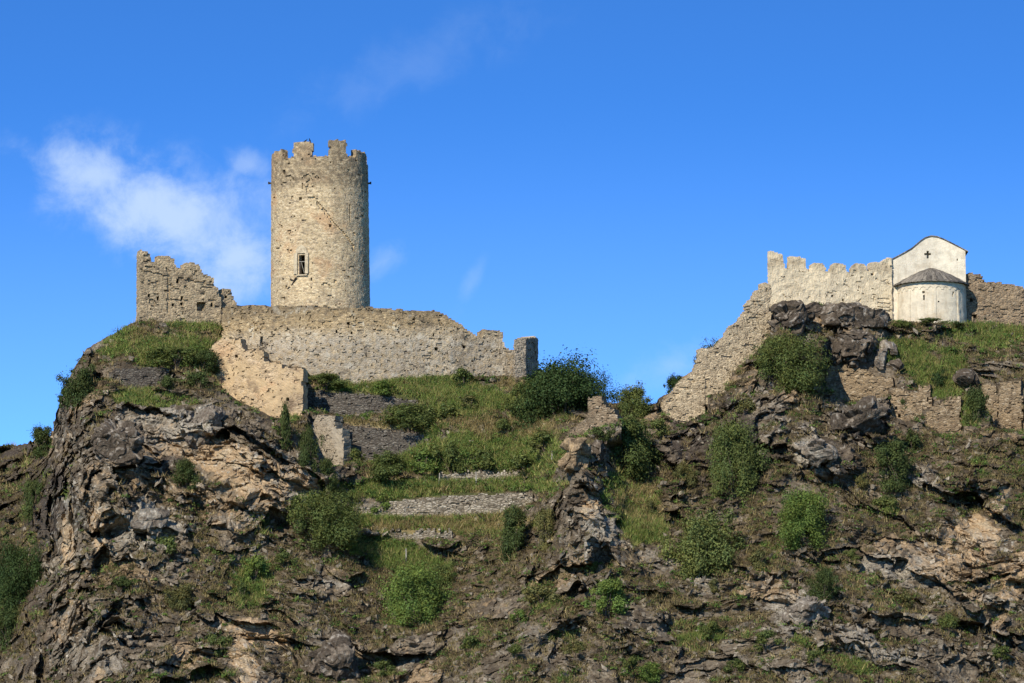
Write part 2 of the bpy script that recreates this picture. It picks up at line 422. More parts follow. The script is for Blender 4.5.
define_wall('forewall', [(205, 397.5), (250, 395.5), (303, 394)],
    [(206, 362), (208, 352), (214, 345), (221, 339), (240.3, 339.5), (241, 346), (246, 351), (258, 349), (262.5, 350.5), (263.5, 361), (280, 363.5), (281, 368), (302.5, 368.5)],
    [(205, 360), (210, 366), (222, 389), (235, 399), (248, 405), (262, 412), (277, 418), (303, 415)], 1.2)
define_wall('stub', [(311, 392.8), (343.5, 391)], [(311, 423), (313, 421.5), (315.5, 416), (334, 415.5), (335, 428.5), (342.3, 429.5), (343.5, 450)], [(311, 447), (325, 468), (343.5, 464)], 1.2)
define_wall('terrace_upper', [(301, 398.6), (420, 397.2)], [(301, 390), (345, 393), (392, 397), (419, 401)], [(301, 408), (320, 410), (342, 415), (380, 413), (419, 406)], .7, False)
define_wall('terrace_dark', [(341, 394.2), (424, 393.4)], [(341, 425.5), (381, 429), (412, 433), (424, 436)], [(341, 459), (365, 462), (395, 458), (424, 443)], .8, False)
define_wall('terrace_long', [(352, 387.2), (533, 386.2)], [(352, 506), (368, 502), (399, 500.5), (440, 497), (466, 494.5), (533, 493.5)], [(352, 513), (399, 517), (440, 516), (499, 513), (533, 502)], .7, False)
define_wall('terrace_small', [(437, 390.5), (520, 390)], [(437, 473.5), (455, 471), (500, 472), (520, 471)], [(437, 480), (480, 481), (520, 477)], .6, False)
define_wall('terrace_low', [(390, 383.6), (452, 383.2)], [(390, 534), (405, 531.5), (430, 532), (452, 534.5)], [(390, 538), (410, 539), (435, 539), (452, 538)], .6, False)
define_wall('drystone', [(109, 396.2), (169, 397)], [(109, 373), (116, 369), (142, 367), (169, 368)], [(109, 379), (136, 390), (155, 386), (169, 377)], .7, False)
define_wall('spur', [(566, 382), (619, 380)], [(567, 434), (573, 430), (585, 421), (588.4, 419), (588.8, 397.5), (601.5, 396), (602.5, 402), (604.5, 407.5), (613, 409), (616, 414), (619, 419)],
    [(566, 436), (585, 434), (600, 427), (619, 420)], 1.1)
define_wall('climb', [(697, 398.2), (733, 399.4), (774, 401.0)],
    [(697.5, 371), (701, 354), (704.5, 348), (717, 347.5), (719, 342), (725, 339), (729, 331), (733, 326), (739, 323), (743, 317), (748, 313), (751, 303), (756, 299), (759, 289), (763, 287), (766, 283), (771, 286)],
    [(697, 396), (708, 396), (725, 392), (733, 372), (745, 361), (759, 350), (771, 330)], 1.3)
define_wall('climb_low', [(661, 397.5), (705, 398.36)], [(661, 404), (667, 399), (675, 388), (682, 380), (690, 374), (697, 371), (705, 372)], [(661, 411), (672, 420), (682, 424), (704, 414)], 1.1)
define_wall('crenel', [(770, 404.6), (830, 406.4), (893, 408.7)],
    [(770, 251.2), (772, 251), (783.3, 254.5), (784, 268), (789, 269), (789.6, 256.8), (797, 256.5), (806, 258.4), (806.5, 268), (808, 269.5)] + [(c + d, y) for c in (818.5, 839.3, 860) for d, y in ((-10.3, 272), (-8.3, 271.5), (-7.2, 265.2), (-4, 263.4), (3, 263.2), (6.2, 265), (7.4, 271), (10.3, 272))] + [(870, 262.5), (881, 263), (884, 259.5), (892, 257)],
    [(768, 318), (778, 302), (790, 318), (810, 304), (842, 303), (877, 316), (893, 321)], .6)
define_wall('right', [(965, 409.5), (1060, 411.5), (1250, 414)], [(965, 273), (972.5, 272), (981, 276), (986.5, 281.5), (1005, 284), (1024, 287.5), (1100, 296), (1250, 312)], [(965, 322), (1024, 325.5), (1250, 345)], 1.3)
define_wall('frag_a', [(826, 398.6), (893, 397.4)], [(826, 372), (829, 364), (838, 364), (861, 370), (876, 374), (893, 379)], [(826, 388), (845, 402), (870, 399), (893, 394)], .9, False)
define_wall('frag_b', [(891, 396.6), (932, 395.8)], [(891, 388), (900, 389.5), (912, 393), (919.5, 394.5), (920.3, 386.5), (930.8, 385.3), (931.5, 392)], [(891, 416), (905, 421), (932, 414)], .9, False)
define_wall('frag_c', [(925, 394.4), (961, 394.2)], [(925, 411), (936, 406), (946, 401), (951, 398), (959.8, 396.5), (960.4, 400)], [(925, 425), (945, 436), (960.4, 431)], .9, False)
define_wall('frag_d', [(982, 396), (998.5, 395.4)], [(982, 387), (984, 384.5), (996.8, 385), (998, 402)], [(982, 408), (988, 411), (992, 426), (998.5, 427)], 1.0, False)
define_wall('frag_e', [(999, 395.2), (1023, 395)], [(999, 384), (1010, 381.5), (1020.8, 381), (1022, 390)], [(999, 429), (1022.5, 431)], 1.0, False)
CH_Y = 409.0
WALLS.append(dict(plan=[(889, 405.6), (970, 405.6)], top=[(889, 300), (970, 300)], base=[(889, 319), (905, 321.5), (931, 322), (970, 322.5)], off=3.9))

# ------------------------------------------------------------------ the hill
CREST = [(-2000, 560), (-900, 520), (-400, 478), (-200, 455), (-60, 448), (0, 446), (30, 444), (52, 434), (58, 408), (66, 385), (77, 362), (90, 346), (110, 336), (128, 325), (137, 320), (175, 318), (221, 322),
         (260, 345), (340, 352), (450, 356), (520, 360), (545, 372), (580, 392), (600, 404), (625, 402), (650, 407), (663, 397), (682, 377), (695, 370), (700, 368), (712, 362), (725, 352), (738, 338), (752, 320),
         (765, 303), (778, 300), (795, 303), (812, 303), (845, 302), (880, 313), (900, 317), (970, 317), (1024, 320), (1250, 338), (1500, 380), (2100, 470), (3000, 560)]
CTRL = [ # px, py, Y
 (-2000, 560, 470), (-900, 520, 450), (-400, 478, 432), (-200, 470, 425), (0, 446, 425), (45, 444, 420), (60, 400, 402), (85, 350, 401), (110, 336, 402), (140, 320, 403), (221, 322, 409), (260, 345, 407),
 (340, 352, 406), (450, 356, 407), (520, 360, 408), (580, 392, 402), (625, 402, 402), (650, 407, 398), (682, 377, 397), (712, 362, 399), (738, 338, 401), (765, 303, 404.5), (845, 302, 406), (900, 317, 408),
 (970, 317, 409.5), (1024, 320, 410.5), (930, 332, 404.5), (1250, 338, 414), (2100, 470, 430), (3000, 560, 450),
 (100, 395, 394.5), (170, 350, 399), (170, 395, 394.5), (200, 335, 401), (75, 430, 392), (120, 430, 389), (200, 420, 390.5), (250, 430, 389), (300, 440, 390), (240, 470, 385.5), (330, 480, 388), (150, 460, 385.5), (62, 470, 391),
 (30, 480, 409), (10, 540, 400), (40, 540, 396), (75, 520, 384), (0, 620, 388), (40, 640, 380), (0, 690, 381), (75, 600, 376), (120, 540, 379), (180, 520, 381), (250, 540, 381), (320, 540, 382), (110, 640, 370), (200, 610, 372),
 (300, 610, 374), (100, 690, 364), (200, 690, 362), (300, 690, 364), (400, 690, 366), (400, 620, 376), (420, 560, 382), (480, 530, 385), (440, 490, 388.5), (400, 450, 392), (480, 440, 392), (460, 400, 397.5), (540, 420, 394),
 (330, 400, 397.5), (385, 418, 395), (380, 382, 400), (480, 380, 401.5), (540, 460, 388), (520, 520, 384), (560, 440, 382), (590, 442, 380), (570, 500, 376), (590, 540, 372.5), (540, 570, 374), (620, 460, 387), (640, 430, 391),
 (650, 500, 382), (690, 420, 391.5), (720, 440, 388), (740, 400, 391), (760, 360, 395), (700, 520, 378.5), (600, 610, 366), (520, 640, 365), (600, 690, 358), (500, 690, 360), (700, 610, 367), (700, 690, 358), (780, 420, 387.5),
 (800, 370, 393), (800, 470, 381.5), (820, 540, 374), (800, 620, 364), (800, 690, 356), (860, 350, 400), (850, 400, 394), (870, 450, 386), (930, 350, 402), (940, 390, 397.5), (930, 450, 388.5), (900, 520, 378), (900, 620, 366),
 (900, 690, 358), (1010, 350, 405), (1010, 400, 396), (1000, 445, 389), (980, 520, 380), (1024, 620, 368), (1024, 690, 361), (1250, 420, 398), (1250, 550, 382), (1250, 690, 363), (1700, 690, 368), (2500, 690, 380),
 (-200, 560, 402), (-200, 690, 385), (-900, 690, 400), (-2000, 690, 420), (1700, 500, 400)]
def tps(ctrl, q):
    c = np.array(ctrl, float); X = c[:, :2] / 300; Yv = c[:, 2]
    def U(r2): return np.where(r2 > 0, r2 * np.log(r2 + 1e-12), 0)
    A = U(((X[:, None] - X[None]) ** 2).sum(-1)) + np.eye(len(c)) * 0.004
    Pm = np.c_[np.ones(len(c)), X]; M = np.block([[A, Pm], [Pm.T, np.zeros((3, 3))]])
    w = np.linalg.solve(M, np.r_[Yv, 0, 0, 0])
    sh = q.shape[:-1]; q = q.reshape(-1, 2) / 300; out = np.empty(len(q))
    for a in range(0, len(q), 40000):
        b = q[a:a + 40000]; out[a:a + 40000] = U(((b[:, None] - X[None]) ** 2).sum(-1)) @ w[:len(c)] + np.c_[np.ones(len(b)), b] @ w[len(c):]
    return out.reshape(sh)

STEP = 0.8
cx_in = np.arange(-40, 1064.01, STEP)
def spread(a, b, d0):
    out = []; x = a; d = d0
    while (x < b if b > a else x > b): x += d if b > a else -d; d *= 1.12; out.append(x)
    return np.array(out)
COLX = np.concatenate([spread(-40, -1900, 1.0)[::-1], cx_in, spread(1064, 2900, 1.0)])
NR = 520
v01 = np.linspace(0, 1, NR)
crest_y = np.interp(COLX, *np.array(CREST, float).T)
crest_y = crest_y + (perlin(np.stack([COLX * .11, COLX * 0, COLX * 0 + 2.2], -1)) * 1.6 + perlin(np.stack([COLX * .35, COLX * 0, COLX * 0 + 9.2], -1)) * 0.9)
BOT = 705.0
PYG = crest_y[None, :] + (BOT - crest_y[None, :]) * v01[:, None]
PXG = np.broadcast_to(COLX[None, :], PYG.shape)
# coarse interpolation of the base depth, then bilinear up to the grid
gx = np.concatenate([np.arange(-1950, -60, 60), np.arange(-60, 1084, 8), np.arange(1090, 2960, 60)]).astype(float); gy = np.arange(290, 711, 5.0)
G = tps(CTRL, np.stack(np.meshgrid(gx, gy, indexing='ij'), -1))
def bilerp(px, py):
    i = np.clip(np.searchsorted(gx, px) - 1, 0, len(gx) - 2); j = np.clip(((py - gy[0]) / 5.0).astype(int), 0, len(gy) - 2)
    fx = np.clip((px - gx[i]) / (gx[i + 1] - gx[i]), 0, 1); fy = np.clip((py - gy[j]) / 5.0, 0, 1)
    return (G[i, j] * (1 - fx) + G[i + 1, j] * fx) * (1 - fy) + (G[i, j + 1] * (1 - fx) + G[i + 1, j + 1] * fx) * fy
DB = bilerp(PXG, PYG)
BASE = P(PXG, PYG, DB)

# painted zones of what grows and what rock shows: (cx, cy, rx, ry, degrees, strength)
def zones(lst, soft=0.35, warp=1.0):
    out = np.zeros(PXG.shape)
    for cx, cy, rx, ry, a, st in lst:
        a = math.radians(a); dx, dy = PXG - cx, PYG - cy
        p = (dx * math.cos(a) + dy * math.sin(a)) / rx; q = (-dx * math.sin(a) + dy * math.cos(a)) / ry
        r = np.sqrt(p * p + q * q) + WOB * warp
        out = np.maximum(out, st * sstep(-r, -1 - soft, -1 + soft))
    return out
WOB = fbm(BASE * 0.45, 4) * 0.55 + fbm(BASE * 1.6 + 9, 3) * 0.25
Z_GRASS = zones([(175, 350, 50, 18, 0, .9), (120, 345, 25, 14, -25, .6), (210, 325, 40, 7, 0, .9), (420, 395, 110, 22, 5, .9), (470, 455, 110, 26, 0, .95), (440, 488, 130, 12, -2, .9), (430, 520, 110, 16, 0, .8),
                 (400, 555, 60, 18, 20, .7), (540, 400, 40, 18, 0, .6), (925, 360, 50, 20, 20, .62), (985, 335, 45, 12, 0, .7), (935, 383, 22, 12, 30, 1.0), (960, 410, 22, 22, 0, .6), (640, 520, 28, 24, 40, .8),
                 (260, 400, 50, 9, 28, .7), (150, 398, 45, 9, 5, .7), (620, 490, 20, 30, 30, .5), (880, 510, 20, 14, 30, .35), (700, 640, 30, 18, 20, .4), (540, 600, 26, 14, 0, .4), (840, 660, 45, 10, 25, .4),
                 (250, 585, 20, 25, 30, .6), (780, 545, 20, 10, 0, .3), (660, 360, 20, 12, 0, .5), (1000, 470, 40, 12, 5, .3), (30, 500, 20, 40, 0, .2), (20, 590, 20, 50, 0, .3)])
Z_DRY = zones([(500, 428, 55, 12, 3, .9), (510, 385, 18, 6, 0, .8), (150, 338, 30, 10, 0, .5), (215, 337, 18, 5, 0, 1.0), (450, 524, 90, 9, -3, .95), (470, 490, 70, 4, -3, .6), (640, 505, 30, 25, 40, .6), (400, 470, 20, 8, 0, .3), (380, 425, 50, 4, 6, .7),
               (720, 380, 16, 12, 0, .5), (990, 415, 30, 8, 0, .4), (350, 570, 60, 15, 15, .35), (680, 660, 40, 12, 0, .3), (475, 395, 20, 8, 0, .3)])
Z_BARE = zones([(200, 455, 150, 50, 12, 1.0), (80, 520, 35, 100, 8, 1.0), (140, 530, 60, 40, 0, .75), (110, 640, 60, 60, 20, .8), (240, 655, 45, 40, 0, .7), (590, 520, 30, 90, 8, .9), (820, 450, 40, 25, 10, .8), (970, 540, 50, 60, 20, .9),
                (600, 545, 50, 18, 20, .7), (800, 610, 70, 35, 15, .6), (830, 345, 60, 40, 0, .8), (870, 420, 40, 20, 0, .6), (900, 560, 60, 25, 5, .5), (690, 450, 40, 60, -25, .6), (250, 520, 60, 20, 0, .5), (330, 590, 50, 25, 0, .4),
                (370, 650, 60, 30, 0, .5), (900, 640, 80, 30, 10, .55), (660, 640, 60, 30, 15, .4), (1000, 600, 40, 60, 0, .7), (760, 420, 30, 50, -20, .6)])
Z_OCHRE = zones([(248, 472, 48, 24, 25, 1.0), (215, 455, 22, 20, 0, .8), (150, 455, 55, 16, 0, .5), (97, 525, 9, 28, -5, .9), (68, 540, 7, 32, 0, .9), (243, 650, 13, 42, 0, .95), (270, 630, 22, 14, 20, .7), (590, 507, 10, 16, 25, 1.0),
                 (974, 540, 22, 26, 20, .9), (1000, 500, 8, 20, 25, .8), (1012, 575, 14, 30, 15, .8), (185, 655, 20, 14, 0, .6), (60, 630, 30, 12, 0, .5), (780, 445, 10, 10, 0, .4), (812, 322, 20, 8, 0, .8), (480, 510, 60, 6, 0, .3), (945, 545, 10, 24, 10, .6),
                 (775, 360, 12, 10, 0, .3), (790, 395, 10, 7, 20, .8), (745, 590, 9, 6, 0, .7), (300, 480, 22, 14, 20, .8), (70, 600, 16, 20, 0, .4), (840, 640, 40, 10, 20, .3)], .25)
Z_PALE = zones([(170, 425, 60, 18, 5, .6), (145, 440, 30, 18, 10, .5), (150, 525, 40, 22, -10, .7), (205, 420, 10, 18, 15, .8), (290, 485, 26, 16, 20, .7), (600, 525, 22, 12, 10, .6), (600, 550, 40, 12, 0, .6), (810, 455, 20, 18, 0, .8),
                (800, 612, 32, 20, 20, .8), (860, 640, 30, 14, 30, .4), (380, 530, 20, 8, 0, .9), (120, 660, 40, 25, 0, .4), (330, 575, 30, 8, 30, .6), (900, 565, 60, 14, 0, .5), (910, 480, 25, 20, -30, .5), (470, 440, 40, 8, 0, .7),
                (690, 590, 20, 8, 0, .5), (235, 520, 30, 8, 0, .6), (900, 655, 20, 8, 0, .8), (325, 650, 20, 22, 10, .5), (530, 640, 40, 20, 0, .35), (655, 560, 30, 10, 10, .4), (705, 585, 15, 10, 0, .6), (960, 600, 50, 20, 0, .35), (585, 480, 20, 6, 0, .2)], .3)
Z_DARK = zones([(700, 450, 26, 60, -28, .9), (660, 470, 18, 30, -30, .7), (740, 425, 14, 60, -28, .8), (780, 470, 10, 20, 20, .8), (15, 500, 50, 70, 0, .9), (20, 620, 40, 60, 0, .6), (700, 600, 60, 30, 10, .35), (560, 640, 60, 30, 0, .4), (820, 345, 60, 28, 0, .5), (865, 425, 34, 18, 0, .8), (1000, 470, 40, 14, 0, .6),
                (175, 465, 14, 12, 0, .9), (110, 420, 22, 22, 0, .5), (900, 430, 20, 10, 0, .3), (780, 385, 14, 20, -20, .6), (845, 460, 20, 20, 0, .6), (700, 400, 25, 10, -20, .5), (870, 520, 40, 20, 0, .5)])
ROCK = np.clip(0.62 + 0.6 * Z_BARE + 0.3 * Z_DARK - 0.85 * np.maximum(Z_GRASS, Z_DRY), 0.06, 1.15)

# relief: big buttresses and gullies, dipping strata, angular blocks
q = BASE.copy()
ca, sa = math.cos(math.radians(27)), math.sin(math.radians(27))
xr = q[..., 0] * ca - q[..., 2] * sa; zr = q[..., 0] * sa + q[..., 2] * ca     # strata sink to the right
strat = np.stack([xr, q[..., 1] * 1.0, zr], -1)
def vwarp(p, f, a): return np.stack([perlin(p * f), perlin(p * f + 33), perlin(p * f + 71)], -1) * a
strat = strat + vwarp(q, .11, 3.2) + vwarp(q, .34, 1.1)
sw = strat + vwarp(q, 1.0, .42) + vwarp(q, 2.3, .16)
A1 = sstep(fbm(q * 0.13 + 77, 2), -.35, .3); A2 = sstep(fbm(q * 0.3 + 177, 2), -.3, .3)
rel = -fbm(q * 0.065 + 3, 3, ridge=True) * 2.0
rel += -fbm(strat * np.array([.16, .16, .27]) + 7, 5, .52, ridge=True) * 1.7
fh, fe, fr = facets(sw * np.array([.20, .25, .33]) + 11, 3)
rel += -fh * 2.0 * (.4 + .6 * A1) + (1 - sstep(fe, 0, .08)) * 0.3 * A1
fb, feb, frb = facets((strat + vwarp(q, .5, .5)) * np.array([.105, .12, .2]) + 3, 53)
rel += -fb * 2.4
fh2, fe2, fr2 = facets((strat + vwarp(q, .8, .35)) * np.array([.42, .45, .62]) + 31, 17)
rel += (-fh2 * 1.15 + (1 - sstep(fe2, 0, .12)) * 0.22) * A2
fh3, fe3, fr3 = facets((strat + vwarp(q, 2.3, .2)) * np.array([1.25, 1.3, 1.7]) + 61, 29)
rel += -fh3 * 0.24
Z_SLAB = zones([(250, 452, 64, 30, 25, 1.0), (140, 446, 60, 20, 12, .8), (975, 535, 60, 55, 30, .8), (590, 500, 30, 60, 0, .7), (90, 560, 40, 110, 10, .5), (800, 440, 50, 30, 10, .6), (120, 640, 60, 50, 25, .6), (850, 620, 80, 50, 15, .35), (690, 440, 50, 70, -30, .4)])
sl = zr * .62 + perlin(q * .10) * 2.2 + perlin(q * .45) * .45; sl2 = zr * 1.7 + perlin(q * .2 + 8) * 2.5 + perlin(q * .8) * .5
saw = sl - np.floor(sl); saw2 = sl2 - np.floor(sl2)
rel += (-(saw - .5) * 1.15 * (.5 + RV[np.floor(sl).astype(int) & 255, 0]) - (saw2 - .5) * .34) * Z_SLAB * sstep(fbm(q * .25 + 3, 2), -.5, .2)
rel += -fbm(q * np.array([.9, .9, 1.3]) + 5, 4, .5, ridge=True) * 0.24
soft = fbm(q * 0.16 + 90, 4) * 1.2 + fbm(q * 0.9 + 40, 3) * 0.22
YT = DB + rel * ROCK + soft * (1 - 0.6 * ROCK)
# overhanging ledges with a shadowed slot below: polyline, reach, depth
def ledge(pl, amp, up=16, down=5):
    global YT
    a = np.array(pl, float); m = (PXG > a[0, 0]) & (PXG < a[-1, 0])
    d = PYG - (np.interp(PXG, a[:, 0], a[:, 1]) + perlin(np.stack([PXG * .16, PXG * 0, PXG * 0 + a[0, 1]], -1)) * 3)
    t = (PXG - a[0, 0]) / (a[-1, 0] - a[0, 0]); end = np.clip(np.minimum(t, 1 - t) * 5, 0, 1)
    YT = np.where(m & (d <= 0), YT - amp * 0.7 * np.exp(d / up) * end, YT)
    YT = np.where(m & (d > 0), YT + amp * np.exp(-(d / down) ** 2) * end, YT)
for pl, amp, up, dn in [([(212, 421), (232, 426), (255, 438), (280, 455), (299, 470)], 2.2, 8, 5), ([(222, 436), (250, 447), (275, 463), (296, 476)], 1.1, 4, 2.5), ([(205, 432), (222, 440), (240, 452), (262, 468), (280, 478)], .8, 4, 2.2),
                        ([(125, 436), (140, 440), (152, 452), (163, 455)], 1.6, 8, 6), ([(60, 455), (72, 470), (80, 500)], 1.8, 10, 8), ([(84, 603), (100, 625), (122, 640), (140, 650)], 1.8, 10, 7), ([(150, 660), (165, 662), (182, 668)], 1.5, 8, 6),
                        ([(80, 525), (92, 532), (102, 530)], 1.4, 8, 5), ([(600, 620), (625, 630), (660, 642), (690, 640)], 1.0, 8, 3.5), ([(470, 585), (490, 588)], .8, 5, 3), ([(755, 440), (772, 448), (790, 442)], 1.6, 10, 7),
                        ([(790, 464), (812, 466), (835, 462)], 1.0, 6, 3), ([(925, 500), (960, 505), (985, 500)], .8, 6, 3), ([(578, 455), (592, 462), (606, 460)], 1.2, 6, 6), ([(575, 480), (590, 490), (606, 488)], 1.0, 6, 4), ([(198, 545), (230, 552), (262, 546)], .7, 8, 3),
                        ([(805, 598), (820, 602), (838, 606)], 1.0, 6, 4), ([(640, 590), (665, 592), (690, 600)], .8, 6, 4), ([(200, 590), (225, 598), (240, 608)], 1.2, 10, 4), ([(880, 590), (910, 596), (930, 606)], .9, 8, 3)]:
    ledge(pl, amp, up, dn)
# fit the ground to the walls
for w in WALLS:
    x0, x1 = w['top'][0][0], w['top'][-1][0]
    c0, c1 = np.searchsorted(COLX, [x0 - 3, x1 + 3]); sl = slice(c0, c1)
    X = COLX[sl]; t = interp2(w['top'], X)[None]; b = interp2(w['base'], X)[None]; Yw = interp2(w['plan'], X)[None]
    py = PYG[:, sl]; Y = YT[:, sl]
    ins = (py > t - 1.5) & (py < b)
    Y = np.where(ins, Yw + w['off'], Y)
    Y = np.where((py <= t - 1.5) & (py > t - 30), np.maximum(Y, Yw + w['off']), Y)
    k = np.clip(1 - (py - b) / 9, 0, 1); k = np.where(py >= b, k, 0)
    Y = Y * (1 - k) + np.minimum(Y, Yw - 0.12 - (py - b) * 0.09) * k
    k2 = np.where(py >= b, np.clip(1 - (py - b) / 3.0, 0, 1), 0)
    Y = Y * (1 - k2) + (Yw - 0.12) * k2
    dd = py - b; Y = np.where((dd >= 0) & (dd < 26), np.minimum(Y, Yw - 0.12 - dd * 0.03 + np.maximum(dd - 12, 0) ** 2 * 0.02), Y)
    YT[:, sl] = Y
CORE = P(PXG, PYG, YT)
CORE = CORE + vwarp(CORE, .8, .30) * ROCK[..., None]
NC = len(COLX)

# colour of the ground itself
du = np.gradient(CORE, axis=1); dv = np.gradient(CORE, axis=0)
N = np.cross(dv, du); N /= np.linalg.norm(N, axis=-1)[..., None] + 1e-9
N *= np.sign(-(N * CORE).sum(-1))[..., None]
def C(*c): return np.array(c)
def lerp(a, b, t): return a + (b - a) * t[..., None]
m1 = fbm(q * 0.35 + 21, 5); m2 = fbm(q * 1.7 + 61, 4); m3 = fbm(q * 0.9 + 33, 4)
one = np.ones(PXG.shape + (1,))
rock = lerp(one * C(.100, .078, .055), one * C(.250, .205, .150), sstep(m3 * 0.8 + (fr2 - .5) * 0.5, -.35, .4))
rock = lerp(rock, one * C(.40, .365, .305), sstep(Z_PALE * 0.75 + m2 * 0.8 + m1 * .5 + (fr - .5) * .7, .15, .55) * (.30 + .65 * Z_PALE))
rock = lerp(rock, one * C(.46, .33, .20), np.clip(sstep(Z_OCHRE + m2 * .55 + (fr3 - .5) * .4, .35, .75), 0, 1) * .95)
rock = lerp(rock, one * C(.50, .42, .30), sstep(Z_OCHRE * .8 + m3 * .7, .60, .95) * .7)
rock = lerp(rock, one * C(.44, .31, .18), sstep(frb + m2 * .25 + Z_BARE * .06, .88, .96) * .6 * (1 - Z_GRASS))
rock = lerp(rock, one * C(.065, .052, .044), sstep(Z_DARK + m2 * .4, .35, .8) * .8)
rock = lerp(rock, one * C(.48, .44, .37), sstep(fbm(q * 3.2 + 5, 3) + m1 * .4 + Z_BARE * .16, .36, .5) * .8)
soil = lerp(one * C(.080, .060, .034), one * C(.150, .115, .062), sstep(m2, -.3, .4))
green = lerp(one * C(.075, .085, .03), one * C(.14, .14, .052), sstep(m2, -.3, .4))
straw = lerp(one * C(.30, .235, .11), one * C(.40, .33, .17), sstep(m2, -.3, .4))
flat = sstep(N[..., 2], .35, .75)
cov = np.clip(sstep(flat * .55 + m1 * .9 + m3 * .4 - Z_BARE * .38 - Z_PALE * .3 - Z_OCHRE * .4 - (fr - .5) * .6 - .07, .05, .40), 0, 1)
COLG = lerp(rock, soil, cov * .9)
gm = sstep(Z_GRASS + m1 * .9 + m2 * .35 - Z_OCHRE * .5, .30, .75)
COLG = lerp(COLG, green, gm * .92)
dm = sstep(Z_DRY + m3 * .5, .35, .75)
COLG = lerp(COLG, straw, dm * .9)
COLG = COLG * .80
COVER, GRASSM, DRYM = cov, gm, dm

# rows behind the crest and rows down to the valley floor
front_rows, front_cols = [], []
last = CORE[-1]
zend = -3.0
for k in range(1, 41):
    t = k / 40
    z = last[:, 2] + (zend - last[:, 2]) * t
    y = last[:, 1] - (last[:, 2] - zend) * 1.25 * t
    pts = np.stack([last[:, 0], y, z], -1)
    pts[:, 1] += perlin(pts * .09) * 2.5 * math.sin(math.pi * t)
    front_rows.append(pts); front_cols.append(COLG[-1] * 0 + C(.12, .10, .06))
back_rows, back_cols = [], []
top = CORE[0]
for k in range(1, 61):
    d = 0.25 * k + 0.035 * k * k
    drop = 0.05 * d + 0.012 * d * d / (1 + d * 0.012)
    pts = np.stack([top[:, 0] * (1 + d * .0), top[:, 1] + d, np.maximum(top[:, 2] - drop, zend)], -1)
    pts[:, 2] -= np.abs(perlin(pts * .2)) * min(1.0, .1 * k) * .8
    pts[:, 2] = np.maximum(pts[:, 2], zend)
    back_rows.append(pts); back_cols.append(COLG[0] * 0 + C(.11, .10, .05))
ALLV = np.concatenate([np.stack(back_rows[::-1]), CORE, np.stack(front_rows)]); ALLC = np.concatenate([np.stack(back_cols[::-1]), COLG, np.stack(front_cols)])
R_, C_ = ALLV.shape[:2]
ii = (np.arange(R_ - 1)[:, None] * C_ + np.arange(C_ - 1)[None, :]).ravel()
quads = np.stack([ii, ii + C_, ii + C_ + 1, ii + 1], -1)
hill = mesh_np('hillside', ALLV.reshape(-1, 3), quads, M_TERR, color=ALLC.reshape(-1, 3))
hill['kind'] = 'structure'
# valley floor to the horizon
gv = []; gf = []
rad = [0, 60, 150, 300, 600, 1200, 2500, 5000, 9000]; NA = 48
for r in rad:
    for a in range(NA): gv.append((r * math.cos(a * 2 * math.pi / NA), 300 + r * math.sin(a * 2 * math.pi / NA), -2.0))
for i in range(len(rad) - 1):
    for a in range(NA): gf.append((i * NA + a, i * NA + (a + 1) % NA, (i + 1) * NA + (a + 1) % NA, (i + 1) * NA + a)[::-1])
gf = gf[NA:]
gv = np.array(gv); 
# the first ring becomes a fan of quads around the centre
ring = [(0, NA + a, NA + (a + 1) % NA, NA + (a + 2) % NA) for a in range(0, NA, 2)]
M_VALLEY, n_, b_ = new_mat('valley_grass')
p_ = n_.new('ShaderNodeNewGeometry').outputs['Position']
n_.put(b_.inputs['Base Color'], n_.ramp(n_.noise(p_, .02, 6, .6), [(.35, (.06, .085, .03)), (.5, (.10, .11, .045)), (.65, (.17, .15, .08))]))
fl = mesh_np('valley_floor', gv, np.array(gf + ring), M_VALLEY); fl['kind'] = 'structure'

def ground_Y(px, py):
    i = int(np.clip(np.searchsorted(COLX, px), 0, NC - 1)); r = (py - crest_y[i]) / (BOT - crest_y[i]) * (NR - 1)
    r = int(np.clip(round(r), 0, NR - 1)); return float(YT[r, i])

# ------------------------------------------------------------------ masonry colours
M_TOWER = masonry('tower_masonry', TAN, MORT, (3.4, 8.0), stain=(.16, .125, .09), stain_amt=.45, warm=(.46, .28, .15), edge=.10, bump=.45, band=[(TOP := P(320, 186, 408)[2].item(), 200, (.14, .11, .075), .85)])
M_RUIN = masonry('ruin_masonry', [(.22, .17, .11), (.39, .31, .20), (.29, .23, .15), (.47, .38, .25)], (.42, .34, .23), (2.6, 5.4), stain=(.10, .08, .06), stain_amt=.65, seed=5, bump=.8)
def zof_c(py): return P(400, py, 400)[2].item()
zc_ = P(400, 338, 401)[2].item()
M_CURTAIN = masonry('curtain_masonry', [(.17, .125, .07), (.37, .28, .16), (.27, .20, .115), (.50, .40, .25)], (.33, .26, .165), (3.1, 6.4), plaster=(.52, .46, .35), plaster_amt=.30, big=.8, stain=(.11, .088, .065), stain_amt=.8, seed=9, bump=.7, streak=.2, edge=.14,
                    band=[(zof_c(313.5), 200, (.12, .095, .065), .8), (0, zc_, (.37, .34, .29), .7), (zc_ - .6, zc_ + .9, (.56, .50, .40), .4)])
M_DARKWALL = masonry('dark_rubble', [(.09, .08, .07), (.16, .145, .125), (.12, .11, .095), (.22, .205, .18)], (.06, .052, .045), (2.6, 6.0), stain=(.05, .042, .036), stain_amt=.5, seed=12, edge=.2, bump=1.0)
M_PALEDRY = masonry('pale_drystone', [(.22, .19, .15), (.38, .34, .28), (.30, .27, .22), (.48, .44, .37)], (.13, .11, .08), (2.4, 5.2), stain=(.09, .075, .055), stain_amt=.5, seed=14, edge=.2, bump=1.0)
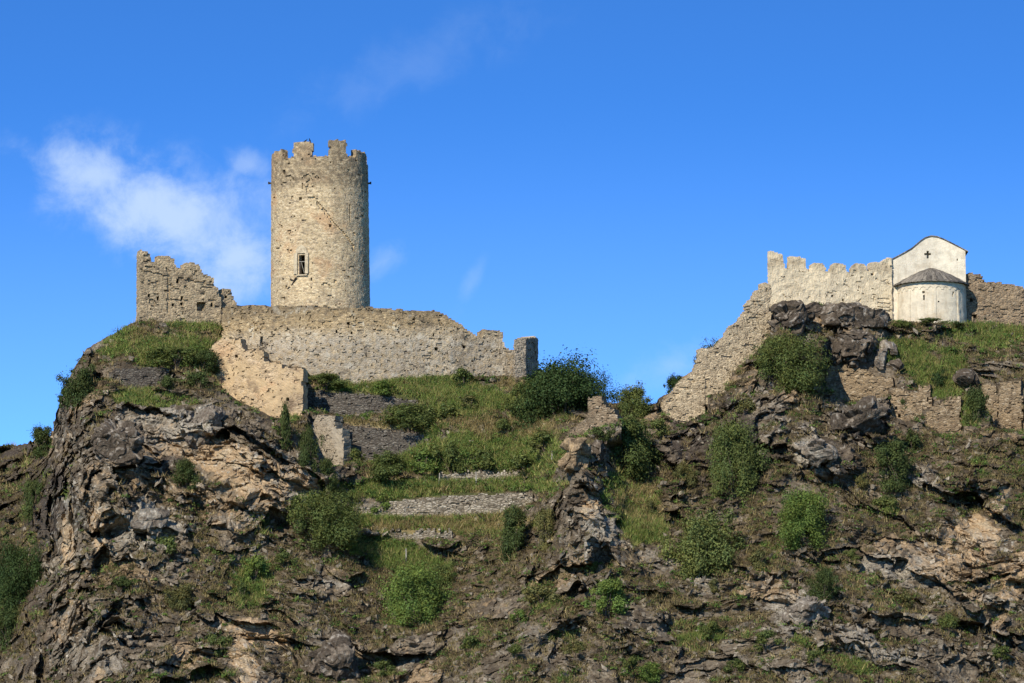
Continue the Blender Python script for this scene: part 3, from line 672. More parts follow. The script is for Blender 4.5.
M_FORE = masonry('ochre_render', [(.36, .27, .17), (.46, .35, .22), (.40, .30, .19), (.52, .41, .28)], (.48, .37, .24), (2.6, 4.6), plaster=(.50, .37, .22), plaster_amt=.50, stain=(.17, .12, .08), stain_amt=.85, seed=17, bump=.8, big=.5, warm=(.48, .30, .16))
M_STUB = masonry('grey_render', [(.20, .17, .13), (.32, .27, .20), (.26, .22, .165)], (.34, .29, .22), (3, 6), plaster=(.36, .31, .235), plaster_amt=.45, stain=(.16, .13, .10), stain_amt=.5, seed=19, bump=.8)
M_TURRET = masonry('turret_masonry', [(.20, .17, .13), (.34, .29, .22), (.27, .23, .18)], (.38, .33, .26), (2.6, 5.2), plaster=(.47, .41, .32), plaster_amt=.40, stain=(.09, .075, .06), stain_amt=.7, seed=23, bump=.9)
M_CREN = masonry('cream_render', [(.34, .28, .20), (.50, .43, .31), (.42, .35, .25), (.58, .50, .38)], (.55, .48, .36), (3, 6), plaster=(.68, .58, .41), plaster_amt=.74, stain=(.30, .24, .16), stain_amt=.5, warm=(.60, .44, .27), seed=27, bandn=1.0, bump=.55, streak=.3, big=.45, band=[(P(830, 267.5, 406)[2].item(), P(830, 260, 406)[2].item(), (.27, .205, .13), .75)])
M_CLIMB = masonry('climbing_masonry', [(.28, .225, .15), (.44, .36, .25), (.36, .29, .20), (.55, .47, .34)], (.54, .45, .31), (2.8, 6.2), plaster=(.56, .46, .32), plaster_amt=.25, stain=(.17, .13, .085), stain_amt=.55, seed=31, bump=.9)
M_SPUR = masonry('spur_masonry', [(.14, .10, .07), (.28, .215, .145), (.20, .15, .10), (.42, .35, .26)], (.20, .155, .105), (2.8, 6.2), stain=(.10, .08, .055), stain_amt=.6, seed=33, bump=1.0, edge=.15)
M_RIGHT = masonry('red_brown_rubble', [(.20, .145, .09), (.32, .24, .155), (.26, .19, .12), (.40, .32, .22)], (.27, .21, .145), (2.6, 5.6), stain=(.09, .07, .05), stain_amt=.5, seed=37, edge=.16, bump=1.0)
M_FRAG = masonry('orange_rubble', [(.15, .11, .07), (.30, .225, .14), (.22, .165, .105), (.44, .365, .265)], (.22, .17, .112), (2.8, 5.8), stain=(.12, .09, .06), stain_amt=.6, seed=41, edge=.14, bump=1.0)
M_PLASTER = masonry('chapel_plaster', [(.50, .44, .33), (.60, .53, .41)], (.60, .53, .41), (2, 4), plaster=(.68, .625, .505), plaster_amt=1.6, stain=(.36, .29, .20), stain_amt=.5, streak=.5, seed=44, bump=.12, big=.4)
M_APSE = masonry('apse_plaster', [(.50, .44, .33), (.60, .53, .41)], (.60, .53, .41), (2, 4), plaster=(.68, .61, .475), plaster_amt=1.6, stain=(.38, .29, .18), stain_amt=.5, streak=.7, seed=47, bump=.12, big=.4, warm=(.74, .56, .36))

def H(px, py, w=2.2, h=2.6, L=2): return (px - w / 2, py - h / 2, px + w / 2, py + h / 2, L)
# ------------------------------------------------------------------ castle walls
build_wall('ruin', 'ruined_wall', 'tall notched grey-tan ruin wall with a black square hole, left of the round tower', 'ruined wall', M_RUIN, rag=.4, pits=.10, seed=2, skin=.16,
           holes=[(197.6, 302, 205.8, 308, 2), (197.6, 302, 203.8, 311, 2), (181, 296, 183, 300, 2), (181.2, 303, 183.2, 306, 2), (181.6, 311, 183.8, 315, 2), H(157.7, 298.5, 3, 4), H(186, 320.5), H(149, 295.5), H(166, 291), H(212, 305, 3, 4), H(178, 281, 2, 5),
                  H(151, 309), H(173, 305)] , skin_gaps=lambda S, Z, px, py: (np.abs(py - (269.5 + (px - 139) * .22)) < .9) & (px < 171) | (np.abs(py - (278 + (px - 178) * .21)) < 1.0) & (px > 178) | (np.abs(px - 168.5) < 1.0) & (py > 270) & (py < 312))
build_wall('lump', 'wall_stump', 'small rounded stump of masonry joining the left ruin to the long curtain wall', 'ruined wall', M_RUIN, rag=.8, pits=.1, seed=3, holes=[H(226, 297), H(222, 309, 3, 3)])
holes = [H(x, y) for x, y in [(240, 331), (255, 330), (272, 333), (288, 329), (306, 333), (321, 331), (337, 331), (352, 333), (375, 329), (399, 332), (434, 335), (436, 349), (464, 347), (380, 326), (414, 318), (348, 323), (300, 318), (473, 361), (405, 344), (366, 356), (330, 345)]]
holes += [H(261, 341, 2.4, 9), H(221, 329, 6, 5)]
build_wall('curtain', 'curtain_wall', 'long curved curtain wall of tan and grey rubble below the round tower', 'castle wall', M_CURTAIN, cell=.14, rag=.55, pits=.10, seed=4, holes=holes, pit_scale=(2.0, 3.6))
build_wall('turret', 'corner_turret', 'angled end of the curtain wall with a dark shaded face, beside the big dark bush', 'ruined wall', M_TURRET, rag=.6, pits=.1, seed=5, cell=.13)
build_wall('forewall', 'fore_wall', 'stepped warm ochre rendered wall standing in front of the long curtain wall', 'ruined wall', M_FORE, rag=.9, pits=.085, seed=6, bury=10, pit_scale=(2.4, 3.2), holes=[H(243, 371), H(229, 379, 3, 2), H(268, 391), H(287, 399, 3, 3), H(252, 400, 3, 2), H(236, 356)])
build_wall('stub', 'wall_stub', 'grey rendered wall stub below the ochre wall, dark terrace wall to its right', 'ruined wall', M_STUB, rag=.8, pits=.06, seed=7, holes=[H(326, 440)])
build_wall('terrace_upper', 'terrace_wall', 'low dark grey rubble terrace wall just below the foot of the curtain wall', 'terrace wall', M_DARKWALL, rag=1.2, pits=.15, seed=8, group='terrace retaining walls', cell=.16)
build_wall('terrace_dark', 'terrace_wall', 'dark dry stone terrace wall right of the grey wall stub', 'terrace wall', M_DARKWALL, rag=.7, pits=.13, seed=9, group='terrace retaining walls', cell=.16)
build_wall('terrace_long', 'terrace_wall', 'long low pale dry stone terrace wall across the grassy middle slope', 'terrace wall', M_PALEDRY, rag=.9, pits=.15, seed=10, group='terrace retaining walls', cell=.15)
build_wall('terrace_small', 'terrace_wall', 'very low broken line of pale stones just above the long pale terrace wall', 'terrace wall', M_PALEDRY, rag=2.0, pits=.2, seed=11, group='terrace retaining walls', cell=.16)
build_wall('terrace_low', 'terrace_wall', 'tumbled low pale stones on the lowest terrace, below the long pale wall', 'terrace wall', M_PALEDRY, rag=5.0, pits=.30, seed=25, group='terrace retaining walls', cell=.16)
build_wall('drystone', 'terrace_wall', 'short grey dry stone wall on top of the left cliff below the ruin wall', 'terrace wall', M_DARKWALL, rag=.9, pits=.15, seed=12, group='terrace retaining walls', cell=.15)
build_wall('spur', 'wall_remnant', 'stone wall remnant with an upright pillar end, on the rocky spur in the middle', 'ruined wall', M_SPUR, rag=1.0, pits=.16, seed=13, bury=5)
build_wall('climb', 'climbing_wall', 'tan rubble wall with a ragged top climbing the ridge up to the cream crenellated wall', 'castle wall', M_CLIMB, rag=1.7, pits=.15, seed=14, bury=8, cell=.15)
build_wall('climb_low', 'wall_remnant', 'lowest broken piece of rubble wall at the foot of the climbing wall', 'ruined wall', M_CLIMB, rag=1.3, pits=.16, seed=15, bury=6)
build_wall('crenel', 'crenellated_wall', 'cream rendered wall with worn rounded merlons, left of the chapel', 'castle wall', M_CREN, rag=.18, pits=.04, seed=16, cell=.10,
           holes=[H(872, 274, 3, 3), H(843, 300), H(832, 296, 1.6, 1.6), H(858, 290, 1.6, 1.6)], skin_gaps=lambda S, Z, px, py: (px > 877) & (px < 890) & (py > 297) & (py < 316) & (np.sin(Z * 16) > 0))
build_wall('right', 'rubble_wall', 'brown rubble wall running to the right from the chapel', 'castle wall', M_RIGHT, rag=1.0, pits=.12, seed=17, cell=.16, holes=[H(971, 300, 3, 4), H(975, 316, 5, 3)])
FR = 'ruined wall pieces on the slope below the chapel'
build_wall('frag_a', 'wall_piece', 'sloping orange rubble wall piece right of the big dark green bush under the summit boulders', 'ruined wall', M_FRAG, rag=2.0, pits=.20, seed=18, group=FR)
build_wall('frag_b', 'wall_piece', 'tan rubble wall piece with a pale upright end, right of the dark smooth boulder', 'ruined wall', M_FRAG, rag=2.0, pits=.20, seed=19, group=FR, holes=[H(896, 408), H(928, 399), H(899, 416, 3, 2)])
build_wall('frag_c', 'wall_piece', 'low triangular rubble wall piece with a pale straight right edge, left of a dark bush', 'ruined wall', M_FRAG, rag=2.0, pits=.20, seed=20, group=FR)
build_wall('frag_d', 'wall_piece', 'narrow orange wall piece just left of a dark crack near the right edge', 'ruined wall', M_FRAG, rag=.9, pits=.12, seed=21, group=FR)
build_wall('frag_e', 'wall_piece', 'tall orange wall piece right of the dark crack, at the right edge of the slope', 'ruined wall', M_FRAG, rag=.8, pits=.12, seed=22, group=FR, holes=[H(1010, 403, 3, 3), H(1014, 431, 3, 4)])

# ------------------------------------------------------------------ round tower
TCX, TCY = P(321.2, 250, 412)[0].item(), 412.0
TZ0, TZ1 = P(320, 335, 407.6)[2].item(), P(320, 139, 407.6)[2].item()
def tw_r(z): return 4.615 - (z - TZ0) * 0.0075
def tw_map(s, z, t):
    s, z, t = np.broadcast_arrays(s, z, t); a = s / 4.5; r = tw_r(z) - t
    return np.stack([TCX - (z - TZ0) * .011 + np.sin(a) * r, TCY - np.cos(a) * r, z], -1)
MER = [(-84, -48, 153.5), (-30.5, -5.5, 143.2), (14.5, 36, 142.2), (51, 77, 153), (104, 128, 147), (137, 163, 145), (182, 208, 146), (226, 250, 147)]
def zof(py): return P(320, py, 408.4)[2].item()
def tw_mask(S, Z, px, py):
    a = np.degrees(S / 4.5); q3 = np.stack([S * 1.3, Z * 1.3, S * 0 + 3.3], -1)
    j = perlin(q3) * 1.2 + perlin(q3 * 2.6) * 1.4; jz = perlin(q3 + 9) * .20 + perlin(q3 * 2.7 + 9) * .16
    top = np.full(S.shape, zof(158.0)) + perlin(np.stack([S * .8, S * 0, S * 0], -1)) * .25
    for a0, a1, ty in MER:
        for sh in (-360, 0, 360):
            mid = (a0 + a1) / 2; rr = np.abs(a + j - mid - sh) / ((a1 - a0) / 2)
            yy = ty if not (-90 < mid < 90) else ty
            h = zof(ty) if abs(mid) > 90 else zof(ty - 8 * (1 - math.cos(math.radians(mid))))
            top = np.where(rr < 1, h - sstep(rr, .88, 1.0) * .10, top)
    # front and side merlons are given as seen; undo the drop of the ring seen from below
    return Z + jz < top
scar = lambda S, Z, px, py: (np.abs((py - 203) - (px - 317) * 1.16 + perlin(np.stack([S, Z, S * 0], -1)) * 2) < 2.1) & (px > 317) & (px < 354) & (perlin(np.stack([S * 2, Z * 2, S * 0 + 8], -1)) > -.45) | \
    (np.abs(px - 349.5) < .7) & (py > 205) & (py < 222) | (((px - 307) / 6) ** 2 + ((py - 183) / 9) ** 2 < 1) & (perlin(np.stack([S * 2, Z * 2, S * 0 + 8], -1)) > -.1)
tower = empty('round_tower', (TCX, TCY, TZ0)); tag(tower, 'tall round tan stone tower with battlements and one framed window', 'tower')
torg = (TCX, TCY, TZ0)
nsT = 204
voxel_wall('wall', tw_map, np.linspace(-math.pi, math.pi, nsT + 1) * 4.5, np.linspace(TZ0, TZ1 + .2, int((TZ1 - TZ0) / .14)), [0, .17, .42, .66],
           tw_mask, M_TOWER, tower, holes=[(299.4, 254.6, 306.8, 275.4, 3), H(283.6, 172, 3, 3.5), H(300, 198, 2.4, 2.6), H(330, 226, 2.2, 2.6), H(302, 159, 1.6, 1.6), H(311.3, 279, 2.6, 3.6), H(355, 255, 1.6, 1.6), H(356, 161, 2, 1.6),
           H(322, 156, 2, 2), H(327, 156.6, 2, 2), H(313, 263.5, 1.4, 1.6), H(345, 290, 1.4, 1.4), H(290, 240, 1.4, 1.4), H(335, 188, 1.6, 1.6), H(352, 195, 1.6, 1.6)],
           pits=.028, jit=.025, loop=True, skin_gaps=scar, seed=1, origin=torg)
# wall-walk platform closing the top, and the dark room floor/ceiling behind the window
bm = bmesh.new(); bmesh.ops.create_cone(bm, cap_ends=True, segments=48, radius1=3.86, radius2=3.82, depth=.4)
me = bpy.data.meshes.new('platform'); bm.to_mesh(me); bm.free(); me.materials.append(M_RUIN)
pf = link(bpy.data.objects.new('platform', me), tower); pf.location = (0, 0, zof(164) - TZ0)

def box_mesh(name, boxes, mat, parent=None, bev=.012):
    """boxes: (centre, size, rotation matrix or None) joined as one mesh"""
    bm = bmesh.new()
    for c, s, r in boxes:
        g = bmesh.ops.create_cube(bm, size=1.0)['verts']
        M = Matrix.Translation(Vector(c)) @ (r.to_4x4() if r else Matrix.Identity(4)) @ Matrix.Diagonal((*s, 1))
        bmesh.ops.transform(bm, matrix=M, verts=g)
    bmesh.ops.bevel(bm, geom=bm.edges[:], offset=bev, segments=1, affect='EDGES')
    me = bpy.data.meshes.new(name); bm.to_mesh(me); bm.free()
    if mat: me.materials.append(mat)
    return link(bpy.data.objects.new(name, me), parent)
# window parts in a frame that touches the wall
PXM = 1 / 11.03
def tower_frame(px, py):
    z = zof(py); r = tw_r(z) + .03; a = math.asin((px - 320.2) * PXM / r)
    return Vector((math.sin(a) * r - (z - TZ0) * .011, -math.cos(a) * r, z - TZ0)), a
wo, wa = tower_frame(303.1, 265)
win = empty('window', wo, tower); win.rotation_euler = (0, 0, wa)
W2, H2 = .36, .95    # half opening
box_mesh('window_jamb', [((-W2 - .19, -.05, .02), (.36, .14, 2 * H2 + .05), None)], M_FRAME, win, .03)
box_mesh('window_jamb', [((W2 + .18, -.04, .02), (.34, .14, 2 * H2 + .05), None)], M_FRAME, win, .03)
bm = bmesh.new()   # rounded head stone
hv = [(-.55, 0), (.55, 0), (.55, .22), (.42, .52), (.18, .72), (-.1, .76), (-.36, .62), (-.52, .34)]
a_ = [bm.verts.new((x, -.07, z)) for x, z in hv]; b2 = [bm.verts.new((x, .12, z)) for x, z in hv]
bm.faces.new(a_); bm.faces.new(b2[::-1])
for i in range(len(hv)): bm.faces.new((a_[i], b2[i], b2[(i + 1) % len(hv)], a_[(i + 1) % len(hv)]))
bmesh.ops.recalc_face_normals(bm, faces=bm.faces)
me = bpy.data.meshes.new('window_head'); bm.to_mesh(me); bm.free(); me.materials.append(M_FRAME)
link(bpy.data.objects.new('window_head', me), win).location = (0, 0, H2 + .03)
box_mesh('window_sill', [((.05, -.03, -H2 - .12), (1.1, .22, .14), None)], M_FRAME, win, .03)
box_mesh('crossbar', [((.02, .06, .20), (.74, .06, .06), None), ((.10, .12, -.36), (.04, .04, 1.05), Matrix.Rotation(-.28, 3, 'Y'))], M_STAKE, win, .01)
box_mesh('broken_shutter', [((-.24, .10, -.40), (.16, .04, .98), Matrix.Rotation(.05, 3, 'Y'))], plain('grey_wood', (.11, .09, .08)), win, .01)
def beam(name, px, py, length, ang, out, thick=.13, parent=tower):
    o, a = tower_frame(px, py)
    b = box_mesh(name, [((0, 0, 0), (thick, thick, length), None), ((thick * .2, 0, length * .42), (thick * .7, thick * .6, length * .3), Matrix.Rotation(.2, 3, 'Y'))], M_WOOD, parent, .02)
    b.location = o; b.rotation_euler = (out, ang, a); return b
beam('broken_beam', 295.2, 282.4, .95, math.radians(40), math.radians(14))
beam('broken_beam', 293.6, 280.6, .45, math.radians(-62), math.radians(30), .12)
beam('broken_beam', 289.6, 288.0, .35, math.radians(60), math.radians(14), .10)
for sx in (-1, 1):
    o = box_mesh('beam_end', [((0, 0, 0), (.36, .13, .15), None), ((.22 * sx, 0, .02), (.14, .2, .22), None)], M_WOOD, tower, .02)
    z = zof(177); o.location = (sx * (tw_r(z) - .0) - (z - TZ0) * .011, -.3, z - TZ0)

# ------------------------------------------------------------------ chapel
chx0, chx1 = P(891.5, 290, CH_Y)[0].item(), P(966, 290, CH_Y)[0].item()
czb = P(930, 335, CH_Y)[2].item()
def cz(py, Y=CH_Y): return P(930, py, Y)[2].item()
GAB = [(891.5, 259.6), (898, 256.2), (905, 252.4), (911, 249.0), (915, 245.8), (920, 241.4), (925, 238.0), (931, 236.2), (937, 236.8), (944, 239.6), (951, 243.0), (958.4, 246.8), (966, 250.8)]
chapel = empty('chapel', ((chx0 + chx1) / 2, CH_Y + 4, czb)); tag(chapel, 'small cream plastered chapel with a low gable, cross opening and rounded apse', 'chapel')
co = np.array(chapel.location)
f, L = path_map([(891.5, CH_Y), (966, CH_Y)], 290)
def gm_mask(S, Z, px, py): return (px > 891.2) & (px < 966.5) & (py > np.interp(px, *np.array(GAB).T) + perlin(np.stack([S, Z, S * 0], -1)) * .3)
voxel_wall('gable_wall', f, np.linspace(0, L, int(L / .1)), np.linspace(czb, cz(234.5), int((cz(234.5) - czb) / .1)), [0, .1, .4, .8], gm_mask, M_PLASTER, chapel,
           holes=[(927.0, 250.8, 929.2, 258.0, 3), (924.6, 252.6, 931.6, 254.8, 3), (956.4, 259, 958, 260.8, 2), H(888.5, 262)], pits=0.0, jit=.012, seed=3, origin=co)
def prism(name, prof, y0, y1, mat, parent, off=(0, 0, 0)):
    n_ = len(prof); v = [(x, y0, z) for x, z in prof] + [(x, y1, z) for x, z in prof]
    bm = bmesh.new(); vs = [bm.verts.new(np.array(p) - off) for p in v]
    bm.faces.new(vs[:n_]); bm.faces.new(vs[n_:][::-1])
    for i in range(n_): bm.faces.new((vs[i], vs[i + n_], vs[(i + 1) % n_ + n_], vs[(i + 1) % n_]))
    bmesh.ops.recalc_face_normals(bm, faces=bm.faces)
    me = bpy.data.meshes.new(name); bm.to_mesh(me); 
    uvl = me.uv_layers.new(name='UVMap')
    for lp in me.loops:
        c = me.vertices[lp.vertex_index].co; uvl.data[lp.index].uv = (c.x + c.y + 3, c.z)
    bm.free(); me.materials.append(mat); me.shade_flat()
    return link(bpy.data.objects.new(name, me), parent)
gw = [(P(x, y, CH_Y)[0].item(), P(x, y, CH_Y)[2].item()) for x, y in GAB]
inner = [(x, z - .12) for x, z in gw]; inner[0] = (chx0 + .02, inner[0][1]); inner[-1] = (chx1 - .02, inner[-1][1])
prism('nave_wall', [(chx0 + .02, czb)] + inner + [(chx1 - .02, czb)], CH_Y + .82, CH_Y + 9.0, M_PLASTER, chapel, co)
lo_ = [(x, z - .02) for x, z in gw]; up_ = [(x, z + .07) for x, z in gw]
lo_[0] = (lo_[0][0] - .15, lo_[0][1] - .08); up_[0] = (lo_[0][0], up_[0][1] - .08); lo_[-1] = (lo_[-1][0] + .2, lo_[-1][1] - .1); up_[-1] = (lo_[-1][0], up_[-1][1] - .1)
prism('roof', lo_ + up_[::-1], CH_Y - .12, CH_Y + 9.2, M_SLATE, chapel, co)
# apse: half cylinder with flat pilasters and a row of blind arches
AX, AR = P(931.6, 300, CH_Y)[0].item(), 3.12
az0, az1 = P(930, 335, CH_Y - AR)[2].item(), P(930, 281.2, CH_Y - AR)[2].item()
def ap_map(s, z, t):
    s, z, t = np.broadcast_arrays(s, z, t); a = s / AR; r = AR + .12 * np.clip((az1 - z) / 4, 0, 1) - t
    return np.stack([AX + np.sin(a) * r, CH_Y + .05 - np.cos(a) * r, z], -1)
LW = AR * math.pi / 14
def ap_gaps(S, Z, px, py):
    ph = S / LW - np.floor(S / LW); wide = np.abs((S / (LW * 3.5)) - np.round(S / (LW * 3.5))) * LW * 3.5 < .10
    field = (Z < az1 - .72) & ~wide & (Z > az0 + .3)
    arch = (Z >= az1 - .72) & (Z < az1 - .72 + .26 * np.sqrt(np.clip(1 - ((ph - .5) / .36) ** 2, 0, 1)))
    return field | arch
apse = voxel_wall('apse_wall', ap_map, np.linspace(-AR * math.pi / 2, AR * math.pi / 2, 124), np.linspace(az0, az1, int((az1 - az0) / .07)), [0, .06, .45, .8], lambda S, Z, px, py: S < 99, M_APSE, chapel,
           holes=[(922.4, 290.6, 924.4, 293.4, 2), (922.9, 294.6, 924.9, 300.4, 3), (952.4, 293.8, 953.6, 297.0, 3), (953.2, 291.4, 955.0, 294.0, 3), H(939, 301.2, 1.5, 1.5)], pits=0.0, jit=.012, skin_gaps=ap_gaps, seed=6, origin=co)
# apse roof: a half cone of thin slabs, eaves standing out
na, nr = 60, 9
RE = AR + .36; zE = az1 - .02; apex = P(929.4, 268.0, CH_Y)[2].item()
v = []
for lay in (0, 1):
    for i in range(nr + 1):
        for j in range(na + 1):
            a = -math.pi / 2 * 1.0 + math.pi * j / na; r = RE * i / nr
            sag = 0.06 * math.sin(i * 2.9) + .03 * math.sin(j * 1.7 + i)
            z = apex + (zE + .10 - apex) * (i / nr) ** 1.3 + (sag * .4 if 0 < i else 0) - lay * (.13 + .02 * math.sin(j * 2.3))
            v.append((AX + math.sin(a) * r, CH_Y + .03 - math.cos(a) * r - .05, z))
v = np.array(v); W_ = na + 1; o1 = (nr + 1) * W_; q_ = []
for i in range(nr):
    for j in range(na):
        a = i * W_ + j; q_.append((a, a + 1, a + W_ + 1, a + W_)); q_.append((o1 + a, o1 + a + W_, o1 + a + W_ + 1, o1 + a + 1))
for j in range(na): a = nr * W_ + j; q_.append((a, a + 1, o1 + a + 1, o1 + a))
for i in range(nr):
    a = i * W_; q_.append((a, a + W_, o1 + a + W_, o1 + a)); a += na; q_.append((a, o1 + a, o1 + a + W_, a + W_))
uvr = np.stack([np.arctan2(v[:, 0] - AX, CH_Y - v[:, 1]) * 3 + 3, v[:, 2] * 1.5 + np.hypot(v[:, 0] - AX, v[:, 1] - CH_Y)], -1)
mesh_np('apse_roof', v - co, np.array(q_), M_SLATE, chapel, uv=uvr)
for (xa, ya), (xb, yb) in [((925.5, 293.0), (922.2, 291.4))]: pass

# ------------------------------------------------------------------ boulders
def boulder(cx, cy, w, h, label, dy=0.0, depth=None, seed=0, rock='dark', rot=0.0, group=None, flat_=.06):
    Y = ground_Y(cx, min(cy + h * .3, 700)) + dy
    bm = bmesh.new(); bmesh.ops.create_icosphere(bm, subdivisions=6, radius=1.0)
    me = bpy.data.meshes.new('boulder'); bm.to_mesh(me); bm.free()
    v = np.empty(len(me.vertices) * 3, np.float32); me.vertices.foreach_get('co', v); v = v.reshape(-1, 3).astype(float)
    r = np.random.default_rng(seed + 100)
    for k in range(13):      # cut by planes to get broken faces
        n_ = r.normal(size=3); n_ /= np.linalg.norm(n_); d = r.uniform(.52, .88)
        t = np.maximum(v @ n_ - d, 0); v -= t[:, None] * n_ * (1 - flat_)
    m = Y / 4500
    rx, rz = w / 2 * m, h / 2 * m; ry = (depth or (rx + rz) * .6)
    p = v * (rx, ry, rz)
    if rot: 
        c_, s_ = math.cos(rot), math.sin(rot); p = np.stack([p[:, 0] * c_ + p[:, 2] * s_, p[:, 1], -p[:, 0] * s_ + p[:, 2] * c_], -1)
    wp = p + seed * 13.7; wp = wp + vwarp(wp, .8, .7) + vwarp(wp, 2.1, .2)
    fh, fe, fr_ = facets(wp * np.array([.6, .6, 1.1]), seed)
    nrm = v / np.linalg.norm(v, axis=1)[:, None]
    sc = min(rx, rz)
    p = p + nrm * ((fbm(wp * .8, 4, ridge=True) * .20 + fh * .42 - (1 - sstep(fe, 0, .10)) * .03) * min(sc, 1.6))[:, None] + nrm * (fbm(wp * 3, 3) * .05)[:, None]
    g1 = sstep(fbm(wp * .9, 4), -.1, .5)[:, None]; g2 = sstep(fbm(wp * 2.4 + 7, 3), .15, .35)[:, None]
    pal = {'dark': ((.075, .06, .046), (.17, .14, .11), (.38, .345, .30)), 'grey': ((.15, .125, .10), (.32, .285, .235), (.44, .40, .34)), 'ochre': ((.26, .19, .12), (.44, .33, .20), (.12, .10, .08))}[rock]
    c = np.array(pal[0]) + (np.array(pal[1]) - np.array(pal[0])) * g1; c = c + (np.array(pal[2]) - c) * g2 * .6
    if rock == 'ochre': 
        st = sstep(np.sin(wp[:, 2] * 9 + wp[:, 0] * 3 + fbm(wp * .8, 2) * 4), .1, .8)[:, None]; c = c * (1 - .45 * st)
    me.vertices.foreach_set('co', p.astype(np.float32).ravel())
    cc = np.ones((len(v), 4), np.float32); cc[:, :3] = c
    me.color_attributes.new('Col', 'FLOAT_COLOR', 'POINT').data.foreach_set('color', cc.ravel())
    me.materials.append(M_TERR); me.update(); me.shade_flat()
    o = link(bpy.data.objects.new('boulder', me)); o.location = Vector(tuple(P(cx, cy, Y)))
    return tag(o, label, 'boulder', group)
SB = 'boulders below the crenellated wall'
boulder(789, 318, 38, 34, 'dark pointed boulder against the left end of the cream crenellated wall', seed=1, group=SB, dy=.2)
boulder(815, 312, 20, 16, 'small dark boulder between the pointed boulder and the long flat one', seed=2, group=SB, dy=.3)
boulder(850, 318, 84, 28, 'long dark flat boulder below the rounded merlons, sloping down to the chapel', seed=3, depth=2.0, rot=math.radians(10), group=SB)
boulder(858, 345, 48, 34, 'dark boulder with white specks below the long flat boulder', seed=4, group=SB, depth=2)
boulder(836, 358, 30, 24, 'dark boulder above the sloping orange wall piece', seed=5, group=SB)
boulder(889, 349, 18, 22, 'pale grey block with a flat sunlit face below the chapel', seed=6, rock='grey', group=SB)
boulder(881, 358, 14, 22, 'narrow upright grey rock left of the pale flat faced block', seed=7, rock='grey', group=SB)
boulder(897, 367, 19, 16, 'small dark boulder beside the bright grass patch', seed=8, group=SB)
boulder(866, 420, 56, 40, 'big smooth dark boulder left of the rubble wall pieces', seed=9, depth=2.4, rot=math.radians(-22))
boulder(576, 455, 28, 34, 'squared ochre banded block under the wall remnant on the middle spur', seed=10, rock='ochre', dy=-.6, flat_=.05)
boulder(598, 452, 16, 24, 'dark overhanging rock right of the squared ochre block', seed=11, dy=-.2)
boulder(820, 452, 30, 28, 'pale pointed boulder over a black hollow on the right slope', seed=12, rock='grey', dy=-.5)
boulder(120, 440, 46, 46, 'rounded dark grey buttress boulder in the upper left cliff', seed=13, dy=-.6, depth=2)
boulder(175, 468, 30, 22, 'dark flat faced rock beside a bush in the left cliff', seed=14, dy=-.5)
boulder(205, 428, 30, 44, 'pale grey leaning block at the top of the left cliff', seed=15, rock='grey', dy=.15, rot=.5)
boulder(808, 612, 44, 34, 'pale lichened boulder low on the right slope', seed=16, rock='grey', dy=.3, flat_=.05)
boulder(968, 378, 26, 20, 'brown rounded boulder left of the orange wall pieces', seed=17)
boulder(335, 662, 44, 44, 'dark grey boulder with a pale top at the lower edge', seed=18, dy=-.3)
boulder(145, 522, 54, 26, 'wide pale grey slab leaning left, below the cliff ledges', seed=19, rock='grey', dy=-.4, rot=math.radians(-14))
boulder(535, 402, 16, 22, 'grey rock among the roots of the big dark bush', seed=20, rock='grey', dy=-.3)

# ------------------------------------------------------------------ vegetation
def leaf_cloud(seed, n, lobes, leaf, open_=0.0, upright=0.0):
    """crown with a base at z=0, about one unit high and wide: many small leaf faces in uneven clumps"""
    r = np.random.default_rng(seed)
    L = []
    for k in range(lobes):
        a = r.uniform(0, 2 * math.pi); rad = math.sqrt(r.uniform(0, 1)) * .40 * (1 + .38 * math.sin(a * 2 + seed) + .26 * math.sin(a * 3 + seed * 2)); z = r.uniform(.10, .84)
        rad *= math.sqrt(max(.15, 1 - ((z - .38) / .62) ** 2)); L.append((math.cos(a) * rad, math.sin(a) * rad, z, r.choice([r.uniform(.06, .11), r.uniform(.12, .21)])))
    L = np.array(L); wgt = L[:, 3] ** 2; wgt /= wgt.sum()
    idx = r.choice(lobes, n, p=wgt); d = r.normal(size=(n, 3)); d /= np.linalg.norm(d, axis=1)[:, None]
    rr = L[idx, 3] * (r.uniform(.25, 1.0, n) ** .5) * (1 + .34 * r.normal(size=n) * open_ + .14 * r.normal(size=n) + .6 * (r.random(n) < .12))
    c = L[idx, :3] + d * rr[:, None] * np.array([1, 1, .85 + .5 * upright]); c[:, 2] = np.maximum(c[:, 2], .01)
    sz = leaf * r.uniform(.6, 1.4, n)
    nrm = d * 1.1 + r.normal(size=(n, 3)) * .45 + np.array([0, -.15, .45]); nrm /= np.linalg.norm(nrm, axis=1)[:, None]
    t = np.cross(nrm, r.normal(size=(n, 3))); t /= np.linalg.norm(t, axis=1)[:, None]; t[:, 2] += upright * .6; b = np.cross(nrm, t)
    v = np.stack([c - t * sz[:, None], c - b * sz[:, None] * .55, c + t * sz[:, None], c + b * sz[:, None] * .55], 1).reshape(-1, 3)
    tone = (1 + .22 * r.normal(size=n)) * (.82 + .36 * r.random(lobes))[idx]; tone = np.clip(tone, .35, 1.8)
    hue = r.normal(size=n) * .06 + (r.random(lobes) - .5)[idx] * .16
    col = np.stack([tone * (1 + hue), tone, tone * (1 - hue)], -1).repeat(4, 0)
    return v, np.arange(n * 4).reshape(n, 4), col, L
